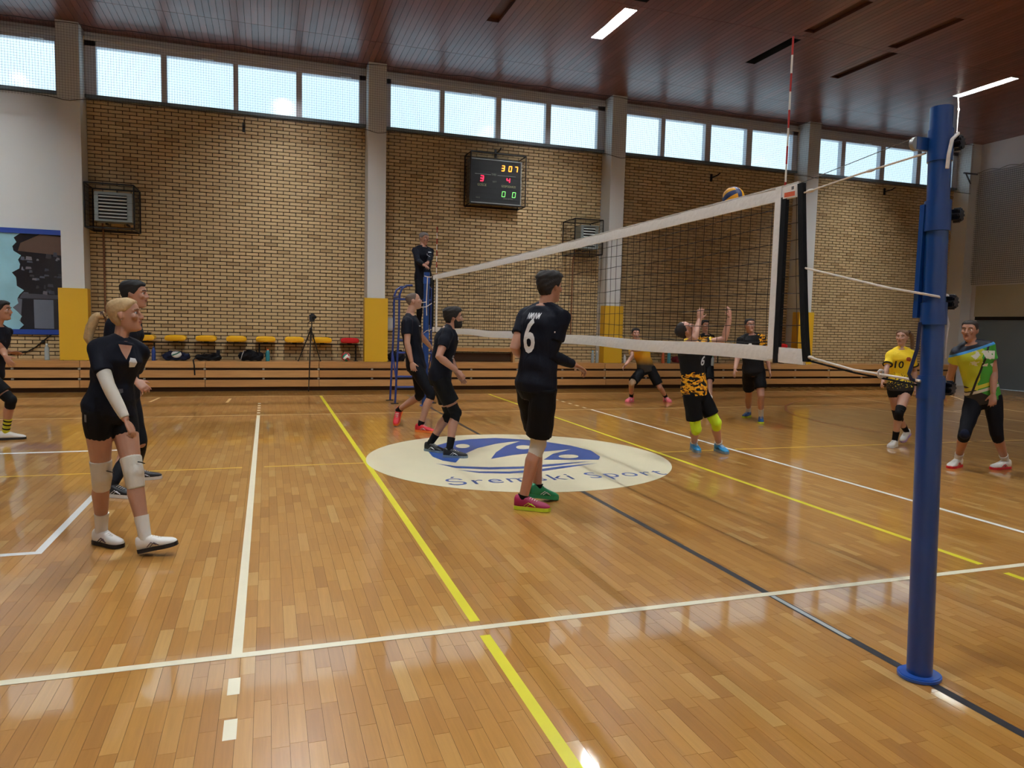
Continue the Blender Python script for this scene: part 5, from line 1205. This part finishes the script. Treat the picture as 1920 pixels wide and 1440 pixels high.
# number six, back turned
p = person('six', 'person in black, back turned, white number 6 and white knee pad', 2.28, 1.97,
    pel=(1006, 722), neck=(1022, 576), head=(1032, 540), face=(.92, .36), face2=(.86, .5), look=(.9, .42, .02),
    armR=((1040, 668, -.12), (1077, 684, -.05), dict(d=(.85, .1, -.45), curl=.8, n=(-.5, .3, -.6), t=(.4, -.2, .8))), armL=((968, 652, .1), (985, 672, .28)),
    footR=((964, 953), (1032, 959)), footL=((1000, 935, .2), (1036, 938, .24)), kneeR=(1022, 832, .1), kneeL=(1010, 830, .3),
    tone=(190, 138, 112), hair=('tall', (30, 26, 26)), shirt=JBLK, shorts=SBLK,
    opt=dict(voxel=.006, shortl=.87, pads=[KPW, None], sleeve=.6, armsleeve={0: (.5, JBLK)}, socks=[(SKB, .02), (SKB, .02)], shoes=[(SMG, SLM, SLM), (SGN, SGN, PRW)], build=1.0, up=(-.1, 0, 1)))
bk = -nrm(p['fs']); xx = np.cross(Z3, bk); lo = p['spine'](.62)
print_text(p, 'back_number', '6', .30, lo - p['rs'] * .01, xx, nrm(p['up']), PRW, width=.13, bold=.02)
print_text(p, 'back_name', 'NMNNM', .055, p['spine'](.87), xx, nrm(p['up']), PRW, width=.13, bold=.015)
patch(p, 'side_piping', [(-.004, -.12), (.004, -.12), (.004, .1), (-.004, .1)], p['spine'](.55) + p['rs'] * .1, nrm(np.cross(Z3, nrm(bk * .5 + p['rs']))), Z3, PRW)
# referee on the stand
p = person('referee', 'person with grey hair in a black tracksuit up on the referee stand', 10.5, 1.80,
    pel=(794, 525), neck=(793, 464), head=(795, 448), face=(.4, -.92), look=(.55, -.8, -.15),
    armR=((776, 490, -.1), (795, 497, -.52), dict(d=(.35, -.8, -.3), n=(.1, -.2, -1), t=(1, 0, .2), curl=.8)), armL=((815, 489, -.05), (801, 496, -.50), dict(d=(-.35, -.8, -.3), n=(-.1, -.2, -1), t=(-1, 0, .2), curl=.8)),
    footR=((785, 618, .1), (786, 620, -.2)), footL=((802, 618, .1), (803, 620, -.2)), kneeR=(787, 570, -.1), kneeL=(801, 570, -.1),
    tone=(176, 130, 108), hair=('crop', (112, 108, 106)), shirt=JBLK, shorts=LEGB,
    opt=dict(shortl=1.95, sleeve=1.95, base=1.45, collar=cloth('collar_grey', (120, 124, 126), .3), shoes=[(SB_, SB_, None), (SB_, SB_, None)], brow=(80, 74, 70)))
patch(p, 'chest_print', [(-.03, -.008), (.03, -.008), (.03, .008), (-.03, .008)], p['spine'](.85) - p['rs'] * .07, (1, .4, 0), Z3, PRW)
patch(p, 'zip_pull', [(-.005, -.03), (.005, -.03), (.005, .03), (-.005, .03)], p['spine'](.75), (1, .4, 0), Z3, PRW)
# boy in yellow
p = person('boy', 'person in a yellow jersey with pink shoes lunging behind the net', 10.05, 1.80,
    pel=(1211, 691), neck=(1198, 642), head=(1192, 627), face=(-.35, -.94), look=(-.3, -.95, .1),
    armR=((1179, 668, -.1), (1173, 684, -.25), dict(curl=.6)), armL=((1208, 668, -.25), (1181, 663, -.45), dict(d=(-1, -.2, .1), curl=.6, n=(0, -.4, -1), t=(0, 0, 1))),
    footR=((1190, 752), (1170, 755)), footL=((1245, 752), (1258, 755)), kneeR=(1186, 704, -.25), kneeL=(1229, 711, -.2),
    tone=(196, 150, 130), hair=('short', (30, 26, 26)), shirt=fade('jersey_yellow_fade', (228, 200, 40), (40, 34, 28), .78, 1.25, False, (214, 158, 36)), shorts=SBLK,
    opt=dict(shortl=.85, pads=[KPN, None], socks=[(SKB, .12), (SKB, .12)], shoes=[(SP_, SP_, PRW), (SP_, SP_, PRW)]))
# setter, arms up
p = person('setter', 'person with both arms raised, head thrown back, lime knee pads', 4.32, 1.80,
    pel=(1303, 733), neck=(1296, 642), head=(1286, 620), face=(.4, -.92), look=(.55, -.25, .8),
    armR=((1301, 637, -.33), (1311, 601, -.22), dict(d=(.12, .05, 1), curl=.25, n=(.4, .5, .3), t=(.9, -.4, 0))), armL=((1368, 633, -.15), (1368, 597, -.12), dict(d=(-.05, .05, 1), curl=.55, n=(-.3, .6, .4), t=(-.9, -.3, 0))),
    footR=((1293, 839), (1315, 853)), footL=((1340, 844), (1366, 853)), kneeR=(1312, 782, -.4), kneeL=(1354, 780, -.4),
    tone=(196, 148, 128), hair=('receding', (40, 32, 30)), shirt=camo('jersey_camo_low', [(.66, 1.12, None), (1.22, 1.55, None)]), shorts=SBLK,
    opt=dict(shortl=.74, pads=[KPL, KPL], socks=[(WHT, .06), (WHT, .06)], shoes=[(SBL, SLB, None), (SBL, SLB, SNV)], up=(-.8, .1, .55), sleeve=.5, cuff=cloth('cuff_yellow', (228, 196, 60), .3), build=1.04))
fw = nrm(p['fs']); print_text(p, 'chest_number', '6', .12, p['spine'](.63) + p['rs'] * -.03, np.cross(Z3, fw), Z3, PRW, bold=.02, width=.09)
# player behind the setter
person('behind_setter', 'person half hidden behind the player with raised arms, black and yellow jersey', 10.2, 1.74,
    pel=(1323, 684), neck=(1323, 628), head=(1322, 611), face=(.1, -1), look=(-.1, -1, .05),
    armR=((1309, 655, .05), (1311, 676, -.1)), armL=((1339, 652, .05), (1341, 668, -.1)),
    footR=((1314, 757), (1311, 762)), footL=((1331, 757), (1334, 762)), kneeR=(1316, 720, -.1), kneeL=(1331, 720, -.1),
    tone=(186, 138, 116), hair=('short', (34, 28, 26)), shirt=camo('jersey_camo_chest_b', [(1.2, 1.5, None)]), shorts=SBLK,
    opt=dict(shortl=.8, voxel=.0075, socks=[(WHT, .12), (WHT, .12)], shoes=[(SBL, SW_, None), (SBL, SW_, None)]))
t = thing('water_bottle', tuple(onY(1336, 683, 10.05)), 'small pale bottle held low by the player behind the setter', 'bottle')
c = onY(1336, 678, 10.05); g = G(); g.tube([c - Z3 * .09, c - Z3 * .08, c + Z3 * .06, c + Z3 * .09, c + Z3 * .1], [.028, .032, .032, .016, .014], 14); obj('body', g, MATS['clear_plastic'], t, smooth=True)
g = G(); g.tube([c + Z3 * .1, c + Z3 * .12], .016, 10); obj('cap', g, MATS['ball_green'], t)
# player in black and yellow, hands down
p = person('standing', 'person standing arms down behind the net, white socks and blue shoes', 6.85, 1.80,
    pel=(1413, 692), neck=(1408, 628), head=(1406, 611), face=(-.2, -.98), look=(-.25, -.95, .15),
    armR=((1384, 665, -.03), (1378, 693, -.15)), armL=((1441, 664, -.03), (1443, 694, -.15)),
    footR=((1414, 779), (1385, 786)), footL=((1426, 786), (1427, 800)), kneeR=(1406, 732, -.2), kneeL=(1427, 732, -.2),
    tone=(190, 144, 124), hair=('crop', (36, 30, 30)), shirt=camo('jersey_camo_chest', [(1.14, 1.6, (1.0, -.06)), (.86, .96, None)]), shorts=SBLK,
    opt=dict(shortl=.74, socks=[(WHT, .17), (WHT, .17)], shoes=[(SNV, SLM, None), (SNV, SLM, None)], cuff=cloth('cuff_yellow', (228, 196, 60), .3), sleeve=.66, build=1.03))
fw = nrm(p['fs']); patch(p, 'club_badge', [(-.03, -.03), (.03, -.03), (.035, .0), (.02, .035), (-.02, .035), (-.035, 0)], p['spine'](.72) + p['rs'] * .09, np.cross(Z3, fw), Z3, PRW)
# woman with number ten
p = person('ten', 'person with a brown ponytail in a yellow jersey with number 10', 4.35, 1.66,
    pel=(1688, 725), neck=(1690, 655), head=(1691, 634), face=(-.5, -.86), look=(-.86, -.45, .1),
    armR=((1661, 697, 0), (1653, 722, -.15), dict(curl=.9)), armL=((1716, 700, 0), (1716, 727, -.1), dict(curl=.6)),
    footR=((1707, 811, .2), (1688, 833, .1)), footL=((1683, 836), (1664, 841)), kneeR=(1668, 778, -.1), kneeL=(1681, 779, -.25),
    tone=(198, 154, 134), hair=('long', (112, 84, 62)), shirt=fade('jersey_yellow_dots', (238, 204, 30), (24, 20, 16), .78, 1.12), shorts=SBLK,
    opt=dict(female=True, shortl=.34, tight=1, pads=[KPB, KPB], padmark=True, socks=[(SKB, .14), (SKB, .14)], shoes=[(SW_, sh('lilac', (178, 150, 200)), None), (SW_, SW_, None)], collar=cloth('collar_dark', (40, 34, 24), .3), cuff=cloth('cuff_dark', (44, 36, 22), .3), sleeve=.66, tail=[(1704, 622, .02), (1709, 629, .04), (1711, 643, .05), (1710, 655, .05)], tailw=.8, loose=.018, brow=(80, 58, 44)))
fw = nrm(p['fs'] + np.array([-.1, -.2, 0])); INK = M('print_black', (24, 22, 22), .6)
print_text(p, 'chest_number', '10', .1, p['spine'](.6) + p['rs'] * .05, np.cross(Z3, fw), Z3, INK, bold=.02)
patch(p, 'club_badge', [(-.03, -.02), (.02, -.03), (.035, .0), (.02, .03), (-.02, .03), (-.035, 0.01)], p['spine'](.74) - p['rs'] * .06, np.cross(Z3, fw), Z3, M('badge_red', (150, 60, 20), .6))
# man in green
def green_mat():
    m = bpy.data.materials.new('jersey_green_print'); t = NT(m); x, y, z = t.xyz(); u = t.math('ADD', t.math('MULTIPLY', x, .8), t.math('MULTIPLY', y, -.6)); A = lambda a, b: t.math('ADD', a, b); Mu = lambda a, b: t.math('MULTIPLY', a, b)
    d1 = A(Mu(u, .42), z); nz = t.noise(14, 2, t.pos(src='obj'))
    col = t.mix(t.math('GREATER_THAN', A(Mu(u, -1.0), Mu(A(nz, -.5), .08)), .09), lin((58, 150, 50)), lin((176, 190, 44)))
    col = t.mix(t.math('LESS_THAN', d1, .90), col, lin((24, 24, 26)))
    col = t.mix(t.math('LESS_THAN', t.math('ABSOLUTE', A(Mu(A(z, Mu(u, -.42)), 1.0), -1.02)), .022), col, lin((196, 190, 60)))
    col = t.mix(t.math('LESS_THAN', t.math('ABSOLUTE', A(Mu(A(z, Mu(u, -.42)), 1.0), -.965)), .018), col, lin((200, 196, 186)))
    col = t.mix(t.math('LESS_THAN', t.math('ABSOLUTE', A(A(u, .09), Mu(A(z, -1.2), -.18))), .011), col, lin((16, 16, 18)))
    spl = t.math('MULTIPLY', t.math('LESS_THAN', t.math('ABSOLUTE', A(z, -1.32)), .09), t.math('GREATER_THAN', nz, .52)); spl = Mu(spl, t.math('LESS_THAN', t.math('ABSOLUTE', A(u, .09)), .12))
    col = t.mix(spl, col, lin((206, 208, 196)))
    d2 = A(z, Mu(u, -.42)); col = t.mix(t.math('GREATER_THAN', d2, 1.475), col, lin((60, 140, 210))); col = t.mix(t.math('GREATER_THAN', d2, 1.505), col, lin((16, 22, 40)))
    t.set(**{'Base Color': col, 'Roughness': .6}); t.bump(t.noise(9, 3, t.pos(1, 1, .6, 'obj'), dist=1.2), .4, .02); return m
p = person('green', 'person in a green and lime printed jersey with red soled shoes', 2.74, 1.82,
    pel=(1843, 742), neck=(1822, 644), head=(1818, 621), face=(-.75, -.66), look=(-.92, -.38, .02),
    armR=((1787, 702, .36), (1771, 738, .34), dict(curl=.5)), armL=((1870, 704, -.1), (1862, 738, -.2), dict(curl=.7, n=(.5, .6, 0), t=(-.7, -.5, .2))),
    footR=((1806, 873), (1773, 880)), footL=((1902, 878), (1848, 881)), kneeR=(1814, 792, -.1), kneeL=(1862, 806, -.15),
    tone=(180, 132, 108), hair=('crop', (44, 36, 32)), shirt=green_mat(), shorts=LEGB,
    opt=dict(shortl=1.22, tight=1, sleeve=.5, hem=.05, pads=[cloth('pad_navy', (16, 24, 48), .3), None], socks=[(WHT, .1), (WHT, .1)], shoes=[(SW_, SR_, SR_), (SW_, SR_, SR_)], build=1.0, sw=.155, collar=cloth('collar_navy', (16, 20, 36), .3)))
fw = nrm(p['fwd']); patch(p, 'hip_print', [(-.03, -.012), (.03, -.004), (.028, .014), (-.02, .012)], p['pel'] + p['right'] * -.06, np.cross(Z3, fw), Z3, PRW, host=[o for o in p['root'].children if o.name.startswith('leggings')][0])
bpy.data.scenes.remove(TMP)
